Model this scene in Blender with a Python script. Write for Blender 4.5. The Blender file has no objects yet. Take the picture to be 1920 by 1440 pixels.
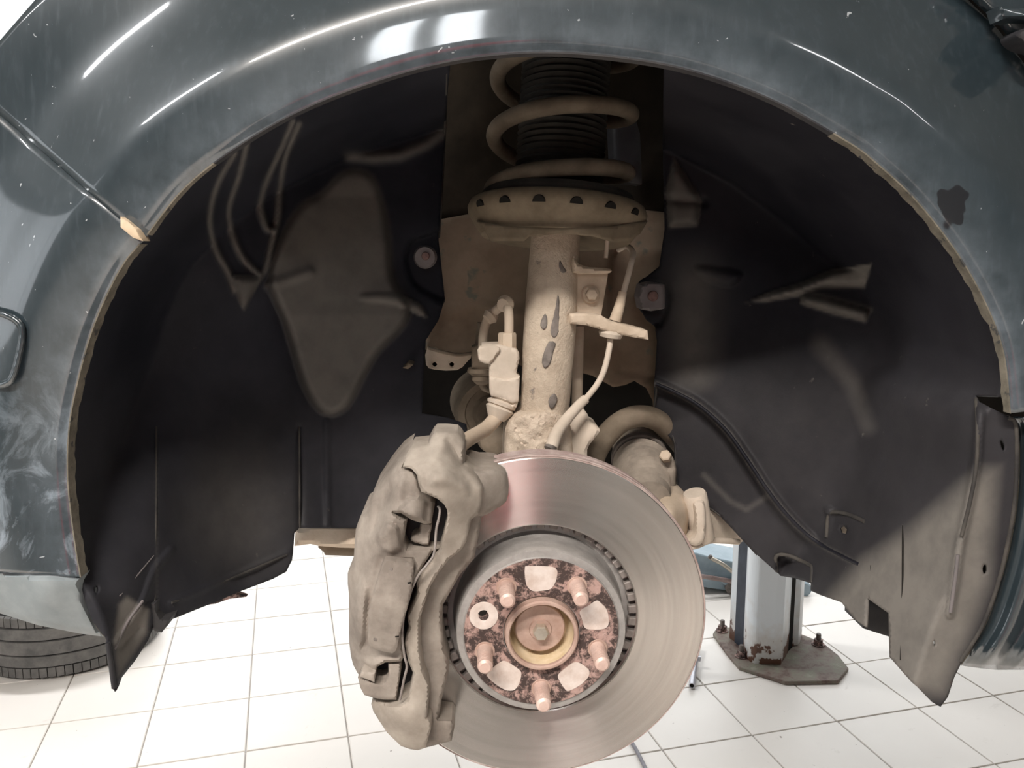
import bpy, bmesh, math, random
import numpy as np
from mathutils import Vector, Matrix, geometry

# ------------------------------------------------------------------ camera, world, lights
random.seed(7)
rng = np.random.default_rng(7)
FPX, HZ, VX, CAMZ = 1600.0, 461.0, 885.0, 1.5
pit = math.atan((720 - HZ) / FPX)
gg = FPX * math.cos(pit) + (720 - HZ) * math.sin(pit)
yaw = math.atan((960 - VX) / gg)
Fv = Vector((math.sin(yaw) * math.cos(pit), math.cos(yaw) * math.cos(pit), -math.sin(pit)))
Rv = Vector((math.cos(yaw), -math.sin(yaw), 0))
Uv = Rv.cross(Fv)
CAM = Vector((0, 0, CAMZ))
scene = bpy.context.scene
col = scene.collection
cam = bpy.data.cameras.new('camera'); co = bpy.data.objects.new('camera', cam); col.objects.link(co)
cam.sensor_width = 36; cam.lens = FPX / 1920 * 36; cam.clip_start = 0.02
co.matrix_world = Matrix.Translation(CAM) @ Matrix((Rv, Uv, -Fv)).transposed().to_4x4()
scene.camera = co
vs = scene.view_settings
vs.view_transform = 'Standard'; vs.look = 'None'; vs.gamma = 1; vs.use_curve_mapping = False
vs.exposure = 0.0
w = bpy.data.worlds.new('world'); scene.world = w; w.use_nodes = True
w.node_tree.nodes['Background'].inputs[0].default_value = (0.85, 0.93, 1.0, 1)
w.node_tree.nodes['Background'].inputs[1].default_value = 0.01

def area(name, loc, target, sx, sy, power, color):
    l = bpy.data.lights.new(name, 'AREA'); l.shape = 'RECTANGLE'; l.size = sx; l.size_y = sy
    l.energy = power; l.color = color
    o = bpy.data.objects.new(name, l); col.objects.link(o); o.location = loc
    o.rotation_euler = (Vector(target) - Vector(loc)).to_track_quat('-Z', 'Y').to_euler()
    return o
LAMPS = [((-0.75, -1.25, 3.30), 170, 1.5), ((2.6, -2.3, 3.30), 12, 1.5), ((-2.6, -0.5, 3.30), 48, 1.5),
         ((-1.7, 4.0, 3.30), 90, 1.5), ((1.3, 4.3, 3.30), 36, 1.5), ((3.8, 4.2, 3.30), 50, 1.5)]
for i, (p, e, ln) in enumerate(LAMPS):
    area('tube_light', p, (p[0], p[1], 0), ln, 0.14, e, (1.0, 0.93, 0.86) if i == 0 else (0.97, 0.98, 1.0))
area('window_light', (0.3, 6.85, 1.9), (0.3, 0, 1.0), 7.0, 2.4, 60, (0.95, 0.98, 1.0))
area('window_light', (-5.85, -0.4, 2.2), (0, 0.4, 1.7), 2.8, 1.8, 7, (0.82, 0.90, 1.0))

# ------------------------------------------------------------------ helpers
def ray(x, y):
    return Fv + Rv * ((x - 960) / FPX) + Uv * ((720 - y) / FPX)
def P(x, y, Y):
    r = ray(x, y); return CAM + r * (Y / r.y)
def G(x, y, z=0.0):
    r = ray(x, y); return CAM + r * ((z - CAMZ) / r.z)
Fa, Ra, Ua = np.array(Fv), np.array(Rv), np.array(Uv)
def Pn(xy, Y):
    xy = np.asarray(xy, float)
    r = Fa + np.outer((xy[:, 0] - 960) / FPX, Ra) + np.outer((720 - xy[:, 1]) / FPX, Ua)
    return np.array([0, 0, CAMZ]) + r * (np.asarray(Y) / r[:, 1])[:, None]
def wloc(o):
    v = Vector((0, 0, 0))
    while o is not None:
        v += o.location; o = o.parent
    return v
def thing(name, label, cat, loc=(0, 0, 0), group=None):
    o = bpy.data.objects.new(name, None); col.objects.link(o); o.location = loc
    o.empty_display_size = 0.05
    o['label'] = label; o['category'] = cat
    if group: o['group'] = group
    return o
def tag(o, label, cat, group=None):
    o['label'] = label; o['category'] = cat
    if group: o['group'] = group
    return o
def mk(name, verts, faces, mat, parent=None, smooth=True, angle=35, kind=None, label=None):
    off = wloc(parent) if parent is not None else Vector((0, 0, 0))
    vs_ = [tuple(Vector(v) - off) for v in verts]
    me = bpy.data.meshes.new(name); me.from_pydata(vs_, [], [tuple(int(i) for i in f) for f in faces]); me.update()
    bm = bmesh.new(); bm.from_mesh(me); bmesh.ops.recalc_face_normals(bm, faces=bm.faces); bm.to_mesh(me); bm.free()
    if smooth:
        me.polygons.foreach_set('use_smooth', [True] * len(me.polygons))
        if angle: me.set_sharp_from_angle(angle=math.radians(angle))
    me.materials.append(mat)
    o = bpy.data.objects.new(name, me); col.objects.link(o)
    if parent is not None: o.parent = parent
    if kind: o['kind'] = kind
    if label: o['label'] = label
    return o
def bmk(name, bm, mat, parent=None, smooth=True, angle=35, **k):
    vs_ = [v.co.copy() for v in bm.verts]; bm.verts.index_update()
    fs = [[v.index for v in f.verts] for f in bm.faces]; bm.free()
    return mk(name, vs_, fs, mat, parent, smooth, angle, **k)
def bev(o, wd=0.001, seg=2):
    m = o.modifiers.new('bevel', 'BEVEL'); m.width = wd; m.segments = seg; m.limit_method = 'ANGLE'
    m.angle_limit = math.radians(40); return o
def solid(o, t):
    m = o.modifiers.new('solidify', 'SOLIDIFY'); m.thickness = t; m.offset = 0; return o
def crom(pts, n):
    pts = [Vector(p) for p in pts]
    if len(pts) < 3: return [pts[0].lerp(pts[-1], i / n) for i in range(n + 1)]
    out = []; q = [pts[0] * 2 - pts[1]] + pts + [pts[-1] * 2 - pts[-2]]
    for i in range(1, len(q) - 2):
        for k in range(n):
            t = k / n; a, b, c, d = q[i - 1], q[i], q[i + 1], q[i + 2]
            out.append(0.5 * ((2 * b) + (c - a) * t + (2 * a - 5 * b + 4 * c - d) * t * t + (3 * b - a - 3 * c + d) * t ** 3))
    out.append(pts[-1]); return out
def tube(name, pts, rad, mat, parent=None, n=6, seg=16, caps=True, **k):
    """sweep; pts world, rad scalar or list per control point"""
    rr = rad if isinstance(rad, (list, tuple)) else [rad] * len(pts)
    path = crom(pts, n)
    rs = [v.x for v in crom([Vector((r, 0, 0)) for r in rr], n)]
    verts, faces = [], []; up = None
    for i, p in enumerate(path):
        t = (path[min(i + 1, len(path) - 1)] - path[max(i - 1, 0)])
        t = t.normalized() if t.length > 1e-9 else Vector((0, 0, 1))
        if up is None:
            up = t.orthogonal().normalized()
        up = (up - t * up.dot(t)).normalized(); s = t.cross(up)
        for j in range(seg):
            a = 2 * math.pi * j / seg; verts.append(p + (up * math.cos(a) + s * math.sin(a)) * rs[i])
    for i in range(len(path) - 1):
        for j in range(seg):
            a = i * seg + j; b = i * seg + (j + 1) % seg
            faces.append((a, b, b + seg, a + seg))
    if caps:
        faces.append(tuple(range(seg))[::-1]); faces.append(tuple((len(path) - 1) * seg + j for j in range(seg)))
    return mk(name, verts, faces, mat, parent, angle=50, **k)
def lathe(name, prof, c, ax, mat, parent=None, seg=48, closed=False, a0=0, a1=2 * math.pi, angle=35, **k):
    """prof list of (r, h) with h along ax from c"""
    ax = Vector(ax).normalized(); e1 = (Vector((1, 0, 0)) - ax * ax.x)
    if e1.length < 0.1: e1 = Vector((0, 0, 1)) - ax * ax.z
    e1.normalize(); e2 = ax.cross(e1); c = Vector(c)
    full = abs(a1 - a0 - 2 * math.pi) < 1e-6
    verts, faces = [], []; m = len(prof); N = seg if full else seg + 1
    for j in range(N):
        a = a0 + (a1 - a0) * j / seg; d = e1 * math.cos(a) + e2 * math.sin(a)
        for r, h in prof: verts.append(c + d * max(r, 1e-5) + ax * h)
    for j in range(seg):
        j2 = (j + 1) % N if full else j + 1
        for i in range(m if closed else m - 1):
            i2 = (i + 1) % m
            faces.append((j * m + i, j * m + i2, j2 * m + i2, j2 * m + i))
    return mk(name, verts, faces, mat, parent, angle=angle, **k)
def prism(name, poly, d, mat, parent=None, bevel=0.0, **k):
    """poly world points, extruded by vector d"""
    d = Vector(d); n = len(poly)
    v = [Vector(p) for p in poly] + [Vector(p) + d for p in poly]
    f = [tuple(range(n)), tuple(range(2 * n - 1, n - 1, -1))] + [(i, (i + 1) % n, n + (i + 1) % n, n + i) for i in range(n)]
    o = mk(name, v, f, mat, parent, smooth=bevel > 0, **k)
    if bevel: bev(o, bevel)
    return o
def dens(poly, step, closed=True):
    out = []; n = len(poly)
    for i in range(n if closed else n - 1):
        a = np.array(poly[i], float); b = np.array(poly[(i + 1) % n], float)
        m = max(1, int(round(np.hypot(*(b - a)) / step)))
        for k in range(m): out.append(a + (b - a) * k / m)
    if not closed: out.append(np.array(poly[-1], float))
    return np.array(out)
def smooth_poly(poly, n=4, closed=True):
    p = [np.array(q, float) for q in poly]; m = len(p); out = []
    for i in range(m if closed else m - 1):
        if closed: a, b, c, d = p[i - 1], p[i], p[(i + 1) % m], p[(i + 2) % m]
        else: a, b, c, d = p[max(i - 1, 0)], p[i], p[i + 1], p[min(i + 2, m - 1)]
        for k in range(n):
            t = k / n
            out.append(0.5 * (2 * b + (c - a) * t + (2 * a - 5 * b + 4 * c - d) * t * t + (3 * b - a - 3 * c + d) * t ** 3))
    if not closed: out.append(p[-1])
    return np.array(out)
def segdist(q, line, closed):
    q = np.asarray(q, float); line = np.asarray(line, float); best = np.full(len(q), 1e9)
    n = len(line)
    for i in range(n if closed else n - 1):
        a = line[i]; b = line[(i + 1) % n]; ab = b - a; L = ab @ ab + 1e-9
        t = np.clip(((q - a) @ ab) / L, 0, 1); d = np.hypot(*(q - a - t[:, None] * ab).T); best = np.minimum(best, d)
    return best
def inside(q, poly):
    q = np.asarray(q, float); poly = np.asarray(poly, float); r = np.zeros(len(q), bool); n = len(poly)
    for i in range(n):
        x1, y1 = poly[i]; x2, y2 = poly[(i + 1) % n]
        c = ((y1 > q[:, 1]) != (y2 > q[:, 1]))
        r ^= c & (q[:, 0] < (x2 - x1) * (q[:, 1] - y1) / (y2 - y1 + 1e-12) + x1)
    return r
def sdist(q, poly):
    d = segdist(q, poly, True); return np.where(inside(q, poly), d, -d)
def tps(ctrl):
    c = np.array(ctrl, float); X = c[:, :2] / 500; n = len(X)
    def U(r): return np.where(r > 1e-9, r * r * np.log(r + 1e-12), 0)
    K = U(np.hypot(X[:, None, 0] - X[None, :, 0], X[:, None, 1] - X[None, :, 1])) + np.eye(n) * 1e-6
    Q = np.c_[np.ones(n), X]; A = np.block([[K, Q], [Q.T, np.zeros((3, 3))]])
    s = np.linalg.solve(A, np.r_[c[:, 2], 0, 0, 0])
    def f(q):
        q = np.asarray(q, float) / 500
        return U(np.hypot(q[:, None, 0] - X[None, :, 0], q[:, None, 1] - X[None, :, 1])) @ s[:n] + s[n] + q @ s[n + 1:]
    return f
def sstep(t): t = np.clip(t, 0, 1); return t * t * (3 - 2 * t)
def bump(q, poly, h, wd): return h * sstep(sdist(q, poly) / wd)
def ridge(q, line, h, wd): return h * np.exp(-(segdist(q, line, False) / wd) ** 2)
def cdt(outline, step, holes=()):
    o = dens(outline, step); vs2 = [Vector(p) for p in o]; n = len(o)
    edges = [(i, (i + 1) % n) for i in range(n)]
    hs = []
    for h in holes:
        hd = dens(h, step); b = len(vs2); hs.append(hd); vs2 += [Vector(p) for p in hd]
        edges += [(b + i, b + (i + 1) % len(hd)) for i in range(len(hd))]
    x0, y0 = o.min(0); x1, y1 = o.max(0)
    gx, gy = np.meshgrid(np.arange(x0, x1, step), np.arange(y0, y1, step)); q = np.c_[gx.ravel(), gy.ravel()]
    q[:, 0] += (np.round((q[:, 1] - y0) / step) % 2) * step * 0.5
    d = sdist(q, o); ok = d > step * 0.45
    for h in hs: ok &= sdist(q, h) < -step * 0.45
    vs2 += [Vector(p) for p in q[ok]]
    v, e, f, *_ = geometry.delaunay_2d_cdt(vs2, edges, [], 1, 0.001)
    v = np.array([tuple(p) for p in v])
    f = [t for t in f]
    if hs:
        cen = np.array([v[list(t)].mean(0) for t in f]); keep = np.ones(len(f), bool)
        for h in hs: keep &= ~inside(cen, h)
        f = [t for t, k in zip(f, keep) if k]
    return v, f
def sheet(name, outline, depth, mat, parent=None, step=10, thick=0.003, holes=(), angle=None, sm=0, dust=None, **k):
    if sm: outline = smooth_poly(outline, sm)
    v, f = cdt(outline, step, holes)
    o = mk(name, Pn(v, depth(v)), f, mat, parent, angle=angle, **k)
    if dust is not None:
        at = o.data.attributes.new('dust', 'FLOAT', 'POINT'); at.data.foreach_set('value', np.clip(dust(v), 0, 1))
    if thick: solid(o, thick)
    return o
def relief(name, outline, depth, back, mat, parent=None, step=5, rnd=0.004, rw=7, sm=0, holes=(), shrink=0.0, angle=40, rough=0.0, **k):
    """front face with outline in the frame's pixels, closed straight back to Y = back"""
    if sm: outline = smooth_poly(outline, sm)
    if not callable(depth): Yc = depth; depth = lambda q: np.full(len(q), Yc)
    v, f = cdt(outline, step, holes)
    d = np.abs(segdist(v, outline, True))
    for h in holes: d = np.minimum(d, segdist(v, h, True))
    t = np.clip(d / rw, 0, 1)
    Y = depth(v) + rnd * (1 - np.sqrt(np.clip(1 - (1 - t) ** 2, 0, 1)))
    if rough: Y = Y + rng.normal(0, rough, len(Y)) * (d > 1)
    bm = bmesh.new(); W = Pn(v, Y); bv = [bm.verts.new(p) for p in W]
    for t3 in f:
        try: bm.faces.new([bv[i] for i in t3])
        except ValueError: pass
    for x in [x for x in bm.verts if not x.link_faces]: bm.verts.remove(x)
    be = [e for e in bm.edges if len(e.link_faces) == 1]
    r = bmesh.ops.extrude_edge_only(bm, edges=be)
    nv = [g for g in r['geom'] if isinstance(g, bmesh.types.BMVert)]
    c = sum((x.co for x in nv), Vector()) / max(1, len(nv))
    for x in nv:
        x.co.y = back
        if shrink: x.co.x += (c.x - x.co.x) * shrink; x.co.z += (c.z - x.co.z) * shrink
    be = [e for e in bm.edges if len(e.link_faces) == 1]
    bmesh.ops.holes_fill(bm, edges=be, sides=0)
    return bmk(name, bm, mat, parent, True, angle, **k)
def bolt(name, c, ax, r, h, mat, parent, sides=6):
    """hex head standing h along ax with a washer"""
    ax = Vector(ax).normalized()
    o = lathe(name, [(0, h), (r * 0.8, h), (r, h * 0.85), (r, 0), (0, 0)], c, ax, mat, parent, seg=sides, angle=30)
    return o
def washer(name, c, ax, r, h, mat, parent):
    return lathe(name, [(0, h), (r * .85, h), (r, h * .5), (r, 0)], c, ax, mat, parent, seg=24)

# ------------------------------------------------------------------ materials
def nt(name):
    m = bpy.data.materials.new(name); m.use_nodes = True; t = m.node_tree
    return m, t, t.nodes['Principled BSDF']
def N(t, typ, **kw):
    n = t.nodes.new(typ)
    for k, v in kw.items():
        if k in n.inputs: n.inputs[k].default_value = v
        else: setattr(n, k, v)
    return n
def noise(t, scale, detail=5, rough=.6, dist=0.0, vec=None):
    n = N(t, 'ShaderNodeTexNoise'); n.inputs['Scale'].default_value = scale
    n.inputs['Detail'].default_value = detail; n.inputs['Roughness'].default_value = rough
    n.inputs['Distortion'].default_value = dist
    if vec is None:
        g = t.nodes.get('pos') or N(t, 'ShaderNodeNewGeometry'); g.name = 'pos'; vec = g.outputs['Position']
    t.links.new(vec, n.inputs['Vector']); return n.outputs['Fac']
def ramp(t, fac, stops):
    r = N(t, 'ShaderNodeValToRGB'); e = r.color_ramp.elements
    while len(e) > 1: e.remove(e[-1])
    e[0].position = stops[0][0]; e[0].color = (*stops[0][1], 1)
    for p, c in stops[1:]:
        x = e.new(p); x.color = (*c, 1)
    t.links.new(fac, r.inputs[0]); return r.outputs[0]
def fr(t, fac, a, b, lo=0.0, hi=1.0):
    m = N(t, 'ShaderNodeMapRange'); t.links.new(fac, m.inputs[0])
    for i, v in zip((1, 2, 3, 4), (a, b, lo, hi)): m.inputs[i].default_value = v
    return m.outputs[0]
def mix(t, fac, a, b):
    m = N(t, 'ShaderNodeMix', data_type='RGBA')
    if isinstance(fac, (int, float)): m.inputs[0].default_value = fac
    else: t.links.new(fac, m.inputs[0])
    for s, v in ((6, a), (7, b)):
        if isinstance(v, tuple): m.inputs[s].default_value = (*v, 1)
        else: t.links.new(v, m.inputs[s])
    return m.outputs[2]
def math_(t, op, a, b=None, clamp=False):
    m = N(t, 'ShaderNodeMath', operation=op); m.use_clamp = clamp
    for i, v in enumerate((a, b)):
        if v is None: continue
        if isinstance(v, (int, float)): m.inputs[i].default_value = v
        else: t.links.new(v, m.inputs[i])
    return m.outputs[0]
def addbump(t, b, h, strength, dist):
    n = N(t, 'ShaderNodeBump'); n.inputs['Strength'].default_value = strength; n.inputs['Distance'].default_value = dist
    t.links.new(h, n.inputs['Height']); t.links.new(n.outputs[0], b.inputs['Normal']); return n
def dusty(name, c1, c2, scale=30, lo=.35, hi=.65, rough=.8, metal=0.0, bumps=.3, bscale=300, bdist=.001, spec=.3, c3=None, s3=150, t3=.68):
    m, t, b = nt(name)
    f = fr(t, noise(t, scale, 6, .65), lo, hi)
    c = mix(t, f, c1, c2)
    if c3:
        c = mix(t, fr(t, noise(t, s3, 4, .6), t3, t3 + .06), c, c3)
    t.links.new(c, b.inputs['Base Color'])
    b.inputs['Roughness'].default_value = rough; b.inputs['Metallic'].default_value = metal
    b.inputs['Specular IOR Level'].default_value = spec
    if bumps: addbump(t, b, noise(t, bscale, 6, .7), bumps, bdist)
    return m
def liner_mat(name, *a, **k):
    m = dusty(name, *a, **k); t = m.node_tree; b = t.nodes['Principled BSDF']
    src = b.inputs['Base Color'].links[0].from_socket
    at = N(t, 'ShaderNodeAttribute', attribute_name='dust')  # attribute holds real dust and also light painted onto the liners
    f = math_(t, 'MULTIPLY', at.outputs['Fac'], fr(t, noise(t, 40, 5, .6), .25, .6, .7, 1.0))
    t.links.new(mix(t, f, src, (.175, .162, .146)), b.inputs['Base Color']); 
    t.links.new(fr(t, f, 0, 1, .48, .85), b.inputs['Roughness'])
    return m
M = {}
M['dust'] = dusty('beige_dust', (.46, .37, .28), (.60, .50, .40), 25, bumps=.35, bscale=250)
M['dust_pale'] = dusty('pale_dust', (.48, .41, .335), (.62, .535, .45), 25, bumps=.15)
M['dust_dark'] = dusty('brown_dust', (.14, .11, .078), (.25, .20, .15), 18, bumps=.3)
M['strut'] = dusty('caked_dust', (.44, .36, .28), (.58, .49, .39), 40, bumps=.8, bscale=180, bdist=.003, c3=(.10, .095, .10), s3=42, t3=.66)
M['mud'] = dusty('caked_mud', (.50, .41, .32), (.64, .54, .44), 60, bumps=.7, bscale=130, bdist=.004)
M['caliper'] = dusty('caliper_dust', (.20, .17, .145), (.37, .325, .28), 20, bumps=.25, bscale=400, rough=.7)
M['caliper2'] = dusty('bracket_dust', (.25, .215, .18), (.42, .37, .315), 20, bumps=.2, bscale=400, rough=.75)
M['steel_dk'] = dusty('dark_steel', (.10, .085, .075), (.22, .19, .17), 60, rough=.6, bumps=.3)
M['seat'] = dusty('seat_dust', (.135, .105, .07), (.215, .172, .12), 25, bumps=.3)
M['hat'] = dusty('hat_metal', (.30, .285, .27), (.42, .40, .385), 50, rough=.5, metal=.3, bumps=.3, bscale=500)
M['cast'] = dusty('cast_iron', (.23, .20, .185), (.36, .325, .30), 50, rough=.55, metal=.3, bumps=.4, bscale=500)
M['rim'] = dusty('rotor_edge', (.34, .25, .23), (.50, .41, .38), 70, rough=.7, bumps=.3)
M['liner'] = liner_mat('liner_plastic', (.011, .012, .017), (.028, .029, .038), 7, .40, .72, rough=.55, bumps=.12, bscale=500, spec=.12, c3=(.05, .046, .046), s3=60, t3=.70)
M['liner_dusty'] = liner_mat('liner_plastic_dusty', (.010, .010, .014), (.026, .0255, .031), 6, .38, .70, rough=.6, bumps=.12, bscale=500, spec=.12, c3=(.085, .08, .075), s3=70, t3=.70)
M['liner_dark'] = dusty('dark_plastic', (.018, .018, .022), (.04, .038, .038), 20, rough=.55, bumps=.1)
M['black'] = dusty('black_metal', (.010, .009, .008), (.018, .016, .014), 20, spec=.1, rough=.9, bumps=0)
M['liner_rim'] = dusty('worn_plastic_rim', (.035, .033, .032), (.075, .068, .06), 30, rough=.6, bumps=.1, spec=.15)
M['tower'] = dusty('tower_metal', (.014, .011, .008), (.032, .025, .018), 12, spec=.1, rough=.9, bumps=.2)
M['wing'] = dusty('inner_wing', (.175, .122, .08), (.30, .225, .16), 9, rough=.85, bumps=.2, bscale=120, c3=(.16, .15, .115), s3=30, t3=.62)
M['spring'] = dusty('spring_dust', (.085, .066, .046), (.15, .12, .088), 30, bumps=.3)
M['rubber'] = dusty('rubber', (.018, .017, .015), (.045, .04, .034), 30, rough=.8, bumps=.2)
M['boot'] = dusty('dusty_rubber', (.20, .17, .14), (.34, .29, .24), 30, rough=.8, bumps=.2)
M['hub'] = dusty('hub_metal', (.40, .27, .22), (.52, .38, .32), 60, rough=.55, metal=.2, bumps=.3, bscale=600)
M['cup'] = dusty('hub_cup', (.52, .40, .24), (.66, .54, .38), 60, rough=.6, bumps=.2)
M['stud'] = dusty('stud_steel', (.60, .42, .36), (.72, .55, .48), 80, rough=.45, metal=.25, bumps=.2, bscale=900)
M['bare'] = dusty('bare_metal', (.60, .49, .43), (.78, .70, .65), 60, rough=.4, metal=.15, bumps=.15, bscale=900)
M['flange'] = dusty('lip_dust', (.10, .09, .07), (.19, .17, .135), 60, rough=.8, bumps=.5, bscale=200, c3=(.05, .05, .05), s3=110, t3=.6)
M['white'] = dusty('white_plaster', (.27, .27, .26), (.31, .31, .30), 3, bumps=0)
M['lampcase'] = dusty('lamp_case', (.75, .75, .75), (.8, .8, .8), 3, bumps=0, rough=.4)
M['chin'] = dusty('grey_plastic', (.20, .23, .24), (.30, .33, .34), 14, rough=.45, bumps=.15, bscale=500)
M['clip'] = dusty('clip_plastic', (.12, .11, .11), (.17, .15, .15), 30, rough=.5, bumps=0)
M['pinkbolt'] = dusty('rusty_bolt', (.12, .07, .065), (.20, .12, .105), 200, rough=.6, bumps=.2)
M['peach'] = dusty('peach_plastic', (.55, .43, .30), (.62, .50, .36), 30, rough=.6, bumps=0)
M['tyre'] = dusty('tyre_rubber', (.085, .083, .08), (.16, .152, .143), 14, rough=.8, bumps=.3, c3=(.02, .02, .025), s3=16, t3=.66)
M['tyregroove'] = dusty('tyre_groove', (.02, .02, .02), (.03, .03, .03), 14, rough=.9, bumps=0)
M['bluegrey'] = dusty('blue_grey_paint', (.28, .36, .41), (.36, .44, .49), 12, rough=.45, bumps=.1)
M['postblue'] = dusty('post_blue', (.022, .030, .045), (.04, .05, .07), 20, rough=.5, bumps=0)
M['brass'] = dusty('pipe_metal', (.45, .40, .33), (.6, .55, .47), 60, rough=.35, metal=.6, bumps=0)
M['hose'] = dusty('hose_rubber', (.25, .18, .17), (.34, .26, .24), 60, rough=.6, bumps=0)
M['pipe'] = dusty('zinc_pipe', (.5, .5, .55), (.6, .6, .64), 60, rough=.4, metal=.5, bumps=0)
M['cable'] = dusty('cable_grey', (.20, .19, .21), (.27, .26, .28), 60, rough=.6, bumps=0)
M['red'] = dusty('red_paint', (.80, .012, .03), (.85, .02, .045), 6, rough=.4, bumps=0)
M['grout'] = dusty('grout', (.26, .235, .21), (.36, .33, .30), 40, rough=.9, bumps=.2)

def mat_tile():
    m, t, b = nt('floor_tile')
    base = mix(t, fr(t, noise(t, 1.3, 4), .3, .7), (.75, .70, .645), (.82, .775, .72))
    d = fr(t, noise(t, 9, 6, .7, .6), .63, .72); base = mix(t, math_(t, 'MULTIPLY', d, .35), base, (.50, .44, .38))
    s = fr(t, noise(t, 42, 3, .5), .735, .765); base = mix(t, math_(t, 'MULTIPLY', s, .7), base, (.20, .15, .12))
    t.links.new(base, b.inputs['Base Color']); b.inputs['Roughness'].default_value = .38
    b.inputs['Specular IOR Level'].default_value = .4
    return m
M['tile'] = mat_tile()
def mat_floorfar():
    m, t, b = nt('floor_far')
    g = N(t, 'ShaderNodeNewGeometry'); mp = N(t, 'ShaderNodeMapping', vector_type='TEXTURE'); mp.inputs['Location'].default_value = (*TO, 0)
    mp.inputs['Rotation'].default_value = (0, 0, -TA); mp.inputs['Scale'].default_value = (TV, TU, 1)
    t.links.new(g.outputs['Position'], mp.inputs['Vector'])
    br = N(t, 'ShaderNodeTexBrick', offset=0.0, squash=1.0); t.links.new(mp.outputs[0], br.inputs['Vector'])
    br.inputs['Scale'].default_value = 1; br.inputs['Brick Width'].default_value = 1; br.inputs['Row Height'].default_value = 1
    br.inputs['Mortar Size'].default_value = .006; br.inputs['Color1'].default_value = (.80, .755, .70, 1)
    br.inputs['Color2'].default_value = (.82, .775, .72, 1); br.inputs['Mortar'].default_value = (.25, .22, .19, 1)
    t.links.new(br.outputs['Color'], b.inputs['Base Color']); b.inputs['Roughness'].default_value = .4
    return m
def mat_paint():
    m, t, b = nt('dirty_dark_green_paint')
    g = N(t, 'ShaderNodeNewGeometry'); g.name = 'pos'
    mp = N(t, 'ShaderNodeMapping'); mp.inputs['Scale'].default_value = (1, 1, .22); t.links.new(g.outputs['Position'], mp.inputs[0])
    base = (.008, .016, .020)
    d1 = fr(t, noise(t, 9, 6, .6, .3), .25, .8, .10, .62)
    st = fr(t, noise(t, 190, 4, .6, 0, mp.outputs[0]), .52, .75, 0, .35)
    dust = math_(t, 'MULTIPLY', math_(t, 'ADD', d1, st, True), .17)
    at = N(t, 'ShaderNodeAttribute', attribute_name='edge')
    ed = math_(t, 'MULTIPLY', at.outputs['Fac'], fr(t, noise(t, 38, 5, .65), .3, .75, .05, .55))
    dust = math_(t, 'ADD', dust, ed, True)
    xyz = N(t, 'ShaderNodeSeparateXYZ'); t.links.new(g.outputs['Position'], xyz.inputs[0])
    sm_ = math_(t, 'MULTIPLY', math_(t, 'MULTIPLY', fr(t, xyz.outputs[2], 1.42, 1.24), fr(t, xyz.outputs[0], -.20, -.27)), fr(t, noise(t, 26, 6, .7, 1.2), .46, .62, 0, 1))
    dust = math_(t, 'ADD', dust, sm_, True)
    c = mix(t, dust, base, (.195, .235, .275))
    sp = fr(t, noise(t, 120, 2, .4, 1.2), .755, .77, 0, .7)
    c = mix(t, sp, c, (.45, .48, .50))
    # irregular dark patch near the right shoulder
    pc = P(1772, 385, .655); sub = N(t, 'ShaderNodeVectorMath', operation='SUBTRACT'); t.links.new(g.outputs['Position'], sub.inputs[0]); sub.inputs[1].default_value = pc
    ln = N(t, 'ShaderNodeVectorMath', operation='LENGTH'); t.links.new(sub.outputs[0], ln.inputs[0])
    dd = math_(t, 'ADD', ln.outputs['Value'], math_(t, 'MULTIPLY', noise(t, 34, 2), .036))
    patch = fr(t, dd, .0385, .0395, 1, 0)
    c = mix(t, patch, c, (.006, .007, .010))
    t.links.new(c, b.inputs['Base Color'])
    t.links.new(fr(t, dust, 0, .5, .28, .55), b.inputs['Roughness'])
    b.inputs['Specular IOR Level'].default_value = .5
    b.inputs['Coat Weight'].default_value = .9; b.inputs['Coat Roughness'].default_value = .06; b.inputs['Coat IOR'].default_value = 1.75
    addbump(t, b, noise(t, 60, 3, .5), .05, .001)
    return m
M['paint'] = mat_paint()
def mat_disc():
    m, t, b = nt('brushed_rotor_steel')
    g = N(t, 'ShaderNodeNewGeometry'); g.name = 'pos'
    sub = N(t, 'ShaderNodeVectorMath', operation='SUBTRACT'); t.links.new(g.outputs['Position'], sub.inputs[0])
    sub.inputs[1].default_value = (DX, 0, DZ)
    sp = N(t, 'ShaderNodeSeparateXYZ'); t.links.new(sub.outputs[0], sp.inputs[0])
    r2 = math_(t, 'ADD', math_(t, 'MULTIPLY', sp.outputs[0], sp.outputs[0]), math_(t, 'MULTIPLY', sp.outputs[2], sp.outputs[2]))
    r = math_(t, 'SQRT', r2)
    cx = N(t, 'ShaderNodeCombineXYZ'); t.links.new(r, cx.inputs[0]); t.links.new(math_(t, 'MULTIPLY', math_(t, 'ARCTAN2', sp.outputs[2], sp.outputs[0]), .004), cx.inputs[1])
    rings = noise(t, 190, 3, .6, 0, cx.outputs[0]); broad = noise(t, 60, 3, .5, 0, cx.outputs[0])
    c = mix(t, fr(t, rings, .3, .7), (.64, .605, .565), (.76, .72, .68)); c = mix(t, fr(t, broad, .45, .7, 0, .5), c, (.80, .74, .69))
    t.links.new(c, b.inputs['Base Color']); b.inputs['Metallic'].default_value = .93
    b.inputs['Roughness'].default_value = .27; b.inputs['Anisotropic'].default_value = .95; b.inputs['Anisotropic Rotation'].default_value = .25
    tg = N(t, 'ShaderNodeTangent', direction_type='RADIAL', axis='Y'); t.links.new(tg.outputs[0], b.inputs['Tangent'])
    addbump(t, b, rings, .05, .0005)
    return m
DX, DZ = .0602, 1.155
M['disc'] = mat_disc()
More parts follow.
